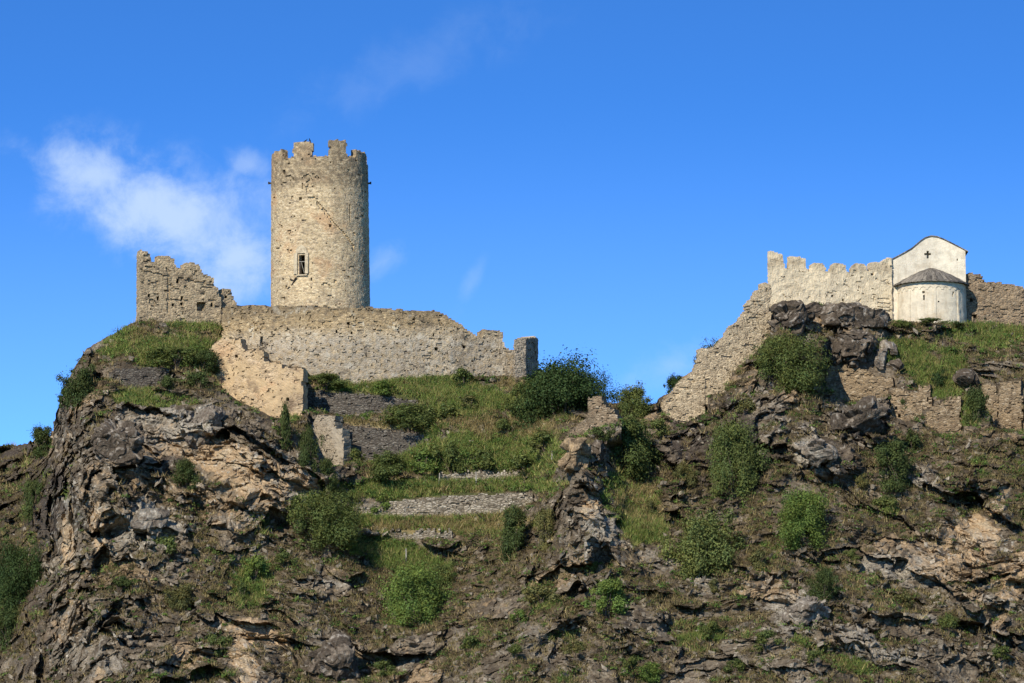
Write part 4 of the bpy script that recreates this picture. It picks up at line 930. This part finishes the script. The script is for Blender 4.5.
def stems_mesh(seed, L):
    r = np.random.default_rng(seed); V, Fq, k = [], [], 0
    for x, y, z, rad in L[:12]:
        p0 = np.array([r.normal() * .03, r.normal() * .03, -.08]); p1 = np.array([x * .35, y * .35, z * .5]); p2 = np.array([x, y, z])
        for j, (p, w) in enumerate([(p0, .020), (p1, .012), (p2, .004)]):
            for a in range(5): V.append(p + w * np.array([math.cos(a * 1.2566), math.sin(a * 1.2566), 0]))
        for j in range(2):
            for a in range(5): Fq.append((k + j * 5 + a, k + j * 5 + (a + 1) % 5, k + j * 5 + 5 + (a + 1) % 5, k + j * 5 + 5 + a))
        k += 15
    return np.array(V), np.array(Fq)
PROTO = {}
def proto(kind, seed):
    key = (kind, seed)
    if key not in PROTO:
        n, lob, leaf, op, up = {'big': (24000, 60, .0135, .6, .3), 'mid': (9000, 34, .020, .6, .2), 'small': (2600, 14, .036, .6, .2), 'sparse': (420, 9, .030, 1.0, .4), 'upright': (5000, 18, .026, .8, 1.0)}[kind]
        v, f, c, L = leaf_cloud(seed * 7 + len(kind), n, lob, leaf, op, up)
        sv_, sf_ = stems_mesh(seed, L)
        PROTO[key] = (mesh_np('foliage', v, f, M_LEAF, color=c, ob=False), mesh_np('stems', sv_, sf_, M_BARK, ob=False))
    return PROTO[key]
TONES = {'dark': (.060, .082, .026), 'mid': (.098, .122, .036), 'bright': (.120, .170, .040), 'olive': (.135, .130, .048), 'pine': (.040, .068, .022), 'brown': (.10, .080, .042), 'light': (.128, .152, .048)}
def bush(cx, cy, w, h, tone, label, kind=None, cat='bush', name='bush', group=None, seed=None, dy=0.0, bury=.08):
    kind = kind or ('big' if max(w, h) > 58 else 'mid' if max(w, h) > 32 else 'small')
    seed = bush.n % 8 if seed is None else seed; bush.n += 1
    Y = ground_Y(cx, min(cy + h * .42, 703)) + dy
    m = Y / 4545.0
    fo, st = proto(kind, seed)
    base = P(cx, cy + h / 2 + h * bury, Y)
    e = empty(name, base); e.rotation_euler = (0, 0, (bush.n * 2.39) % 6.28)
    sx = w * m / .92; sz = h * m * (1 + bury) / .98
    e.scale = (sx, sx * .9, sz)
    # rotation would turn the wide axis away: keep both horizontal axes close
    o = link(bpy.data.objects.new('foliage', fo), e); o.color = (*TONES[tone], 1)
    link(bpy.data.objects.new('stems', st), e)
    return tag(e, label, cat, group)
bush.n = 0
G1 = 'shrubs on the left cliff'; G2 = 'shrubs on the terraced middle slope'; G3 = 'shrubs on the right slope'; G4 = 'trees in the saddle'
B = [
 (560, 391, 92, 78, 'pine', 'biggest dark green tree, right of the corner turret', 'big', 'tree', 'tree', G4, 5),
 (526, 398, 44, 46, 'mid', 'grey-green bush between the corner turret and the biggest dark tree', 'mid', 'bush', 'bush', G4),
 (590, 396, 60, 54, 'pine', 'dark tree crown behind the upright end of the wall remnant', 'big', 'tree', 'tree', G4, 19),
 (536, 400, 46, 44, 'dark', 'dense grey-green thicket at the left foot of the biggest dark tree', 'mid', 'bush', 'bush', G4),
 (636, 401, 44, 34, 'mid', 'rounded green tree on the skyline right of the wall remnant', 'mid', 'tree', 'tree', G4),
 (640, 389, 16, 24, 'dark', 'thin sparse tree poking above the skyline in the saddle', 'sparse', 'tree', 'tree', G4),
 (674, 384, 22, 18, 'pine', 'small dark tree on the skyline left of the lowest climbing wall piece', 'upright', 'tree', 'tree', G4),
 (711, 343, 26, 18, 'dark', 'thin leafed bush growing on top of the climbing wall', 'sparse', 'bush', 'bush', G4),
 (699, 360, 12, 24, 'dark', 'narrow thin bush against the left end of the climbing wall', 'sparse', 'bush', 'bush', G4),
 (627, 447, 66, 72, 'mid', 'large rounded green bush right of the squared ochre block', 'big', 'bush', 'bush', G3),
 (793, 362, 70, 62, 'mid', 'large green bush under the pointed summit boulder', 'big', 'bush', 'bush', G3),
 (775, 345, 30, 26, 'light', 'lighter bush top left beside the large bush under the boulders', 'mid', 'bush', 'bush', G3),
 (736, 456, 56, 76, 'mid', 'tall loose green bush on the dark slope between two boulders and the climbing wall', 'big', 'bush', 'bush', G3),
 (703, 543, 84, 84, 'light', 'biggest light green bush low on the middle right slope', 'big', 'bush', 'bush', G3),
 (803, 516, 62, 60, 'bright', 'bright green bush right of the biggest light green bush', 'big', 'bush', 'bush', G3),
 (899, 462, 50, 54, 'dark', 'dark green bush on the slope below the orange wall pieces', 'mid', 'bush', 'bush', G3),
 (912, 440, 26, 26, 'dark', 'small dark bush just under the triangular wall piece', 'small', 'bush', 'bush', G3),
 (608, 598, 50, 48, 'bright', 'bright leafy bush on the lower slope under the middle spur', 'mid', 'bush', 'bush', G3),
 (326, 517, 72, 60, 'mid', 'large round green bush left of the long pale terrace wall', 'big', 'bush', 'bush', G2),
 (352, 498, 30, 24, 'light', 'small lighter bush on the shoulder of the large round bush', 'mid', 'bush', 'bush', G2),
 (417, 596, 68, 62, 'bright', 'large bright green bush below the lowest grassy terrace', 'big', 'bush', 'bush', G2),
 (440, 573, 36, 30, 'light', 'pale green bush adjoining the large bright bush, upper right', 'mid', 'bush', 'bush', G2),
 (513, 530, 36, 54, 'dark', 'narrow dark bush at the right end of the lowest terrace', 'mid', 'bush', 'bush', G2),
 (549, 527, 30, 46, 'olive', 'olive brown bush right of the narrow dark bush', 'mid', 'bush', 'bush', G2),
 (381, 506, 30, 22, 'bright', 'small bright bush growing over the left end of the long pale terrace wall', 'small', 'bush', 'bush', G2),
 (325, 381, 52, 20, 'mid', 'low wide bush at the foot of the curtain wall, right of the ochre wall', 'mid', 'bush', 'bush', G2),
 (384, 387, 34, 16, 'bright', 'small bright bush at the foot of the curtain wall', 'small', 'bush', 'bush', G2),
 (465, 378, 28, 20, 'mid', 'bush against the right part of the curtain wall', 'small', 'bush', 'bush', G2),
 (412, 416, 62, 28, 'mid', 'wide green bush above the dark dry stone terrace wall', 'mid', 'bush', 'bush', G2),
 (440, 410, 36, 20, 'light', 'light green bush right of the wide bush above the dark terrace wall', 'small', 'bush', 'bush', G2),
 (386, 465, 50, 30, 'mid', 'green bush in front of the dark dry stone terrace wall', 'mid', 'bush', 'bush', G2),
 (425, 460, 40, 24, 'bright', 'bright bush in the middle of the green terrace', 'small', 'bush', 'bush', G2),
 (452, 457, 36, 28, 'mid', 'upright green bush left of the middle of the green terrace', 'upright', 'bush', 'bush', G2),
 (482, 458, 36, 24, 'mid', 'green bush above the broken line of pale stones', 'small', 'bush', 'bush', G2),
 (355, 455, 24, 18, 'light', 'small light bush at the left foot of the dark dry stone wall', 'small', 'bush', 'bush', G2),
 (525, 465, 40, 22, 'light', 'light green bush near the right end of the green terrace', 'small', 'bush', 'bush', G2),
 (510, 428, 24, 20, 'mid', 'small bush in the dry grass under the biggest tree', 'small', 'bush', 'bush', G2),
 (606, 432, 22, 18, 'dark', 'small dark bush at the right foot of the wall remnant on the middle spur', 'small', 'bush', 'bush', G3),
 (545, 443, 40, 24, 'light', 'light bush left of the squared ochre block', 'small', 'bush', 'bush', G2),
 (470, 402, 30, 16, 'olive', 'low olive bush on the slope under the right end of the curtain wall', 'small', 'bush', 'bush', G2),
 (303, 378, 14, 20, 'dark', 'small dark bush in the corner right of the ochre wall top', 'small', 'bush', 'bush', G2),
 (246, 343, 9, 12, 'mid', 'tiny bush growing on top of the ochre wall', 'small', 'bush', 'bush', G2),
 (284, 424, 18, 44, 'dark', 'narrow dark bush against the foot of the ochre wall', 'upright', 'bush', 'bush', G1),
 (310, 446, 26, 54, 'dark', 'tall dark bush between the ochre wall and the grey wall stub', 'mid', 'bush', 'bush', G1),
 (328, 473, 26, 34, 'dark', 'dark bush under the grey wall stub', 'mid', 'bush', 'bush', G1),
 (80, 382, 42, 50, 'dark', 'dark bush on the left skyline edge of the cliff', 'mid', 'bush', 'bush', G1),
 (66, 398, 20, 26, 'pine', 'smaller dark bush at the very edge of the skyline cliff', 'small', 'bush', 'bush', G1),
 (43, 440, 36, 34, 'dark', 'dark bush in the notch where the cliff meets the low left ridge', 'mid', 'bush', 'bush', G1),
 (13, 575, 48, 80, 'pine', 'big very dark bush at the left edge of the picture', 'big', 'bush', 'bush', G1),
 (35, 497, 26, 44, 'dark', 'dark narrow bush in the left gully', 'mid', 'bush', 'bush', G1),
 (8, 625, 34, 44, 'dark', 'dark bush at the left edge under the big very dark one', 'mid', 'bush', 'bush', G1),
 (168, 549, 32, 25, 'mid', 'small round green bush in the middle of the left cliff', 'small', 'bush', 'bush', G1),
 (186, 474, 36, 34, 'dark', 'bush right of the dark flat faced rock in the cliff', 'mid', 'bush', 'bush', G1),
 (181, 594, 38, 30, 'olive', 'dull olive bush on the lower left cliff', 'mid', 'bush', 'bush', G1),
 (254, 570, 26, 32, 'bright', 'bright green bush in the shallow gully right of the small round one', 'small', 'bush', 'bush', G1),
 (243, 592, 20, 22, 'mid', 'low green bush at the foot of the bright gully bush', 'small', 'bush', 'bush', G1),
 (263, 521, 18, 18, 'dark', 'tiny dark bush under the ochre cliff face', 'small', 'bush', 'bush', G1),
 (176, 356, 56, 24, 'mid', 'wide bush on the grassy top left of the ochre wall', 'mid', 'bush', 'bush', G1),
 (205, 360, 34, 26, 'dark', 'dark bush touching the top left of the ochre wall', 'mid', 'bush', 'bush', G1),
 (199, 381, 26, 20, 'dark', 'dark bush left of the ochre wall foot', 'small', 'bush', 'bush', G1),
 (170, 386, 26, 22, 'dark', 'dark bush at the right end of the short dry stone wall', 'small', 'bush', 'bush', G1),
 (221, 640, 24, 28, 'mid', 'green bush left of the orange rock streak at the bottom', 'small', 'bush', 'bush', G1),
 (195, 672, 18, 18, 'mid', 'small bush at the bottom edge left of the orange streak', 'small', 'bush', 'bush', G1),
 (125, 510, 16, 14, 'mid', 'tiny bush at the top of the narrow ochre crevice', 'small', 'bush', 'bush', G1),
 (318, 652, 26, 22, 'olive', 'dull bush left of the dark boulder with a pale top', 'small', 'bush', 'bush', G1),
 (385, 668, 28, 20, 'mid', 'green bush at the bottom edge right of the dark boulder', 'small', 'bush', 'bush', G2),
 (518, 615, 18, 16, 'bright', 'tiny bright bush alone on the brown lower middle slope', 'small', 'bush', 'bush', G3),
 (541, 597, 34, 22, 'olive', 'flat olive bush left of the bright leafy bush', 'small', 'bush', 'bush', G3),
 (516, 652, 26, 16, 'mid', 'small bush near the bottom under the brown middle slope', 'small', 'bush', 'bush', G3),
 (650, 670, 36, 24, 'bright', 'bright bush at the bottom edge, right of centre', 'mid', 'bush', 'bush', G3),
 (627, 664, 20, 16, 'mid', 'small green bush left of the bright bottom edge bush', 'small', 'bush', 'bush', G3),
 (975, 405, 30, 44, 'dark', 'dark bush between the triangular and the narrow orange wall pieces', 'mid', 'bush', 'bush', G3),
 (938, 378, 18, 22, 'pine', 'small black-green bush above the pale upright wall end', 'small', 'bush', 'bush', G3),
 (906, 404, 18, 18, 'dark', 'small dark bush in front of the rubble wall piece by the smooth boulder', 'small', 'bush', 'bush', G3),
 (823, 583, 32, 36, 'dark', 'dull dark bush above the pale lichened boulder', 'mid', 'bush', 'bush', G3),
 (815, 657, 18, 14, 'mid', 'tiny bush under the pale lichened boulder', 'small', 'bush', 'bush', G3),
 (947, 626, 26, 24, 'mid', 'green bush low near the right edge', 'small', 'bush', 'bush', G3),
 (967, 491, 40, 18, 'dark', 'flat dark bush right of the slope centre above the ochre folds', 'small', 'bush', 'bush', G3),
 (706, 630, 22, 20, 'mid', 'small bush below the biggest light green bush', 'small', 'bush', 'bush', G3),
 (652, 508, 18, 16, 'olive', 'tiny olive bush left of the biggest light green bush', 'small', 'bush', 'bush', G3),
 (685, 474, 30, 26, 'olive', 'olive bush on the dark slope between two large bushes', 'mid', 'bush', 'bush', G3),
 (660, 427, 30, 22, 'light', 'light bush at the foot of the lowest climbing wall piece', 'small', 'bush', 'bush', G3),
 (745, 405, 24, 20, 'olive', 'olive bush on the steep dark ridge right of the climbing wall', 'small', 'bush', 'bush', G3),
 (930, 322, 26, 8, 'mid', 'low grass-like bush at the foot of the apse', 'small', 'bush', 'bush', G3),
 (900, 327, 26, 12, 'mid', 'low green bush left of the apse foot', 'small', 'bush', 'bush', G3),
 (958, 324, 18, 9, 'dark', 'low dark bush at the right foot of the apse', 'small', 'bush', 'bush', G3),
 (830, 316, 12, 8, 'olive', 'tiny olive bush on top of the long flat boulder', 'small', 'bush', 'bush', G3),
 (715, 585, 18, 14, 'olive', 'tiny bush at the lower edge of the biggest light green bush', 'small', 'bush', 'bush', G3),
 (860, 480, 22, 18, 'olive', 'olive bush left of the dark bush on the right slope', 'small', 'bush', 'bush', G3),
 (352, 548, 30, 16, 'bright', 'low bright bush under the left end of the lowest grassy terrace', 'small', 'bush', 'bush', G2),
 (575, 648, 28, 18, 'olive', 'olive bush near the bottom edge below the bright leafy bush', 'small', 'bush', 'bush', G3),
 (765, 640, 26, 20, 'mid', 'green bush left of the pale lichened boulder, near the bottom', 'small', 'bush', 'bush', G3),
 (880, 505, 30, 18, 'light', 'low light bush in the middle of the far right slope', 'small', 'bush', 'bush', G3),
 (470, 640, 26, 18, 'mid', 'small green bush low on the brown slope below the large bright bush', 'small', 'bush', 'bush', G3),
 (588, 568, 20, 16, 'mid', 'small bush on the rocky rib under the ochre outcrop', 'small', 'bush', 'bush', G3),
 (760, 560, 30, 22, 'olive', 'olive bush between the biggest light green bush and the bright green bush', 'small', 'bush', 'bush', G3),
 (850, 555, 24, 16, 'mid', 'small green bush below and right of the bright green bush', 'small', 'bush', 'bush', G3),
 (905, 600, 28, 18, 'olive', 'olive bush on the lower right slope left of the ochre folds', 'small', 'bush', 'bush', G3),
 (735, 665, 26, 16, 'mid', 'green bush at the bottom edge, right of the bright bottom edge bush', 'small', 'bush', 'bush', G3),
 (282, 560, 22, 16, 'mid', 'small bush at the right side of the left cliff under the large round bush', 'small', 'bush', 'bush', G1),
 (118, 585, 22, 18, 'dark', 'small dark bush in the lower part of the left cliff', 'small', 'bush', 'bush', G1),
 (1000, 650, 24, 16, 'mid', 'small bush in the lower right corner', 'small', 'bush', 'bush', G3),
]
for cx, cy, w, h, tone, label, kind, cat, name, grp, *dd in B:
    bush(cx, cy, w, h, tone, label, kind, cat, name, grp, dy=dd[0] if dd else 0.0)

# ground cover: positions picked on the hill surface where something can grow
rc = np.random.default_rng(11)
inF = (COLX > -60) & (COLX < 1084); c_lo, c_hi = np.nonzero(inF)[0][[0, -1]]
WM = np.ones(PXG.shape)
for w in WALLS:
    X = COLX; t = interp2(w['top'], X)[None]; b = interp2(w['base'], X)[None]
    WM *= ~((PXG > w['top'][0][0] - 1) & (PXG < w['top'][-1][0] + 1) & (PYG > t - 2) & (PYG < b + 1))
WBASE = np.zeros(PXG.shape)
for w in WALLS:
    b = interp2(w['base'], COLX)[None]; inx = (PXG > w['top'][0][0] - 3) & (PXG < w['top'][-1][0] + 3)
    WBASE = np.maximum(WBASE, inx * np.exp(-((PYG - b - 2.5) / 2.5) ** 2) * sstep(m2, -.25, .25))
def scatter(weight, n):
    wgt = (weight * WM)[:, c_lo:c_hi]; cell = (BOT - crest_y)[None, c_lo:c_hi] / NR      # even per picture area, not per row
    wgt = np.clip(wgt * cell, 0, None); cum = np.cumsum(wgt.ravel()); k = np.searchsorted(cum, rc.random(n) * cum[-1])
    r, c = np.divmod(k, c_hi - c_lo); r = np.clip(r, 0, NR - 2); c = c + c_lo
    a = rc.random((n, 1)); b = rc.random((n, 1))
    return CORE[r, c] * (1 - a) * (1 - b) + CORE[r + 1, c] * a * (1 - b) + CORE[r, c + 1] * (1 - a) * b + CORE[r + 1, c + 1] * a * b, r, c
def blades(name, weight, n, per, hgt, wid, cols, label, lean=.5, clump=.16):
    p, r, c = scatter(weight, n)
    s = rc.uniform(.6, 1.5, n)
    p = p.repeat(per, 0); s = s.repeat(per); N_ = len(p)
    off = rc.normal(size=(N_, 3)) * clump * s[:, None]; off[:, 1] *= .7; off[:, 2] = np.abs(off[:, 2]) * .3 - .06
    a = rc.uniform(0, 6.283, N_); w = np.stack([np.cos(a), np.sin(a), 0 * a], -1) * (wid * rc.uniform(.6, 1.4, N_))[:, None]
    tip = np.stack([rc.normal(size=N_) * lean, rc.normal(size=N_) * lean, np.ones(N_)], -1) * (hgt * rc.uniform(.5, 1.2, N_) * s)[:, None]
    b0 = p + off; v = np.stack([b0 - w, b0 + w, b0 + tip], 1).reshape(-1, 3)
    cols = np.array(cols); ci = rc.integers(0, len(cols), n).repeat(per); col = cols[ci] * (1 + .25 * rc.normal(size=N_))[:, None]
    o = mesh_np(name, v, np.arange(N_ * 3).reshape(-1, 3), M_COVER, color=np.clip(col, .01, 1).repeat(3, 0)); tag(o, label, kind='stuff'); return o
def scrub(name, weight, n, per, rad, leaf, cols, label, squash=.7):
    p, r, c = scatter(weight, n); s = rc.uniform(.5, 1.5, n) ** 1.3
    sr = (s * rad).repeat(per); N_ = n * per
    d = rc.normal(size=(N_, 3)); d /= np.linalg.norm(d, axis=1)[:, None]; d[:, 2] = np.abs(d[:, 2]) * squash
    ctr = p.repeat(per, 0) + d * (sr * rc.random(N_) ** .4)[:, None]
    nr = d + rc.normal(size=(N_, 3)) * .6; nr /= np.linalg.norm(nr, axis=1)[:, None]
    t = np.cross(nr, rc.normal(size=(N_, 3))); t /= np.linalg.norm(t, axis=1)[:, None]; b = np.cross(nr, t); z = (leaf * rc.uniform(.5, 1.5, N_))[:, None]
    v = np.stack([ctr - t * z, ctr - b * z * .5, ctr + t * z, ctr + b * z * .5], 1).reshape(-1, 3)
    cols = np.array(cols); ci = rc.integers(0, len(cols), n).repeat(per); col = cols[ci] * (1 + .25 * rc.normal(size=N_))[:, None]
    o = mesh_np(name, v, np.arange(N_ * 4).reshape(-1, 4), M_COVER, color=np.clip(col, .01, 1).repeat(4, 0)); tag(o, label, kind='stuff'); return o
up = sstep(N[..., 2], .1, .6)
blades('green_grass', GRASSM * (.3 + up) * (1 - DRYM * .7), 16000, 9, .42, .030, [(.135, .185, .045), (.17, .225, .055), (.10, .145, .036), (.22, .23, .07), (.29, .26, .10)], 'short green grass on the terraces and hilltops')
blades('dry_grass', np.clip(DRYM + .15 * COVER * (.2 + up), 0, 1), 13000, 8, .42, .026, [(.34, .27, .13), (.27, .21, .10), (.22, .18, .08), (.17, .14, .06)], 'tufts of straw coloured dry grass between the rocks')
scrub('low_scrub', GRASSM * sstep(m2, -.1, .4) * (1 - DRYM) + .07 * COVER + .5 * WBASE, 5200, 34, .42, .085, [(.065, .115, .026), (.09, .145, .034), (.12, .175, .042), (.05, .085, .022)], 'low green scrub in the grass')
scrub('brown_heath', np.clip(COVER * (1 - GRASSM * .8) * (1 - .7 * Z_OCHRE) * (1 - .5 * Z_PALE) * (.35 + up) + .8 * WBASE, 0, 2), 9500, 30, .40, .070, [(.066, .050, .027), (.09, .070, .034), (.052, .042, .025), (.125, .10, .045), (.062, .074, .026), (.078, .054, .032), (.08, .10, .03)], 'low brown heath and dead stalks between the rocks', .6)

# loose stones
def stones(name, weight, n, size, label):
    p, r, c = scatter(weight, n)
    s = size * rc.uniform(.4, 1.0, n) ** 1.4 * 1.6
    cube = np.array([(x, y, z) for x in (-1, 1) for y in (-1, 1) for z in (-1, 1)], float) * .5
    v = cube[None] * (1 + rc.normal(size=(n, 8, 3)) * .28) * np.array([1.2, 1, .8])
    a = rc.uniform(0, 6.28, n); ca_, sa_ = np.cos(a)[:, None], np.sin(a)[:, None]
    tl = rc.normal(size=n)[:, None] * .5
    x = v[..., 0] * ca_ - v[..., 1] * sa_; y = v[..., 0] * sa_ + v[..., 1] * ca_; z = v[..., 2] + x * tl
    v = np.stack([x, y, z], -1) * s[:, None, None] + p[:, None, :]
    fc = np.array([(0, 1, 3, 2), (4, 6, 7, 5), (0, 4, 5, 1), (2, 3, 7, 6), (0, 2, 6, 4), (1, 5, 7, 3)])
    base = COLG[r, c]; g = rc.random(n)[:, None]
    col = base * .5 + np.array([.32, .28, .225]) * (.3 + .9 * g) * .55
    o = mesh_np(name, v.reshape(-1, 3), (fc[None] + (np.arange(n) * 8)[:, None, None]).reshape(-1, 4), M_TERR, color=col.repeat(8, 0)); tag(o, label, kind='stuff'); return o
stones('loose_stones', np.clip(.35 + Z_BARE * .2 + Z_PALE * .6 - GRASSM * .3 - Z_DARK * .3 - Z_SLAB * .35 - Z_OCHRE * .5, .02, 2) + 1.6 * WBASE, 3400, .26, 'loose angular stones scattered over the slopes')

# ------------------------------------------------------------------ stakes on the terraces, birds on the tower
def stake(px, py, h, lean, label, mat=M_STAKE, w=.07):
    Y = ground_Y(px, py) - .1; o = empty('wooden_stake', P(px, py + 1.5, Y))
    bm = bmesh.new(); zz = [0, .4, .8, 1.0]
    rows = []
    for k, z in enumerate(zz):
        r = w * (1 - .25 * z); rows.append([bm.verts.new((math.cos(a) * r + math.sin(z * 3) * .02 + lean * z * h, math.sin(a) * r, z * h)) for a in (0, 1.05, 2.1, 3.14, 4.19, 5.24)])
    for a, b in zip(rows, rows[1:]):
        for i in range(6): bm.faces.new((a[i], a[(i + 1) % 6], b[(i + 1) % 6], b[i]))
    bm.faces.new(rows[-1]); bm.faces.new(rows[0][::-1])
    me = bpy.data.meshes.new('wooden_stake'); bm.to_mesh(me); bm.free(); me.materials.append(mat)
    bpy.data.objects.remove(o)
    o = link(bpy.data.objects.new('wooden_stake', me)); o.location = Vector(tuple(P(px, py + 1.5, Y)))
    return tag(o, label, 'stake', 'old stakes on the terraces')
stake(406, 561, 1.2, 0, 'pale upright stake left on the lowest terrace, above the large bright bush')
stake(476, 485, 1.3, 0, 'pale stake standing before the broken line of pale stones')
stake(439, 483, 1.0, .05, 'pale stake at the left end of the broken line of pale stones')
stake(487, 521, .9, -1.1, 'dark leaning stake in the grass under the long pale terrace wall', M_WOOD)
stake(552, 458, .8, 0, 'short pale stake left of the squared ochre block')

def bird(px, ang, face, label):
    k = np.array([(-.20, .06, .012), (-.13, .08, .035), (-.06, .10, .065), (.02, .13, .078), (.08, .18, .062), (.11, .235, .040), (.125, .27, .042), (.15, .285, .036), (.175, .28, .014), (.21, .272, .003)])
    V, Q = [], []
    for i, (x, z, r) in enumerate(k):
        for a in range(10):
            t = a * math.pi / 5; V.append((x, math.cos(t) * r * .85, z + math.sin(t) * r))
    for i in range(len(k) - 1):
        for a in range(10): Q.append((i * 10 + a, i * 10 + (a + 1) % 10, i * 10 + 10 + (a + 1) % 10, i * 10 + 10 + a))
    for sy in (-.025, .025):
        b = len(V)
        for z, r in ((.08, .010), (-.03, .007)):
            for a in range(4): V.append((.02 + math.cos(a * 1.57) * r, sy + math.sin(a * 1.57) * r, z))
        for a in range(4): Q.append((b + a, b + (a + 1) % 4, b + 4 + (a + 1) % 4, b + 4 + a))
    V = np.array(V) * 1.0; V[:, 0] *= face
    o = mesh_np('bird', V, np.array(Q), plain('black_feathers', (.018, .017, .02), .6), smooth=True)
    z = bird_z; r = tw_r(z) - .4
    a = math.asin((px - 318.8) * PXM / r)
    o.location = (TCX - (z - TZ0) * .011 + math.sin(a) * r, TCY - math.cos(a) * r, z); o.rotation_euler = (0, 0, ang)
    return tag(o, label, 'bird', 'birds on the tower battlement')
dg = bpy.context.evaluated_depsgraph_get()
def drop_to(px, r_off=.4):
    r = tw_r(zof(143)) - r_off; a = math.asin((px - 318.8) * PXM / r)
    x = TCX - (zof(143) - TZ0) * .011 + math.sin(a) * r; y = TCY - math.cos(a) * r
    hit, loc, *_ = SC.ray_cast(dg, Vector((x, y, zof(120))), Vector((0, 0, -1)))
    return loc.z if hit else zof(143)
bird_z = drop_to(306.3) + .03; bird(306.3, .3, 1, 'left of the two black birds on the second battlement of the tower')
bird_z = drop_to(310.8) + .03; bird(310.8, 1.2, -1, 'right of the two black birds on the second battlement of the tower')
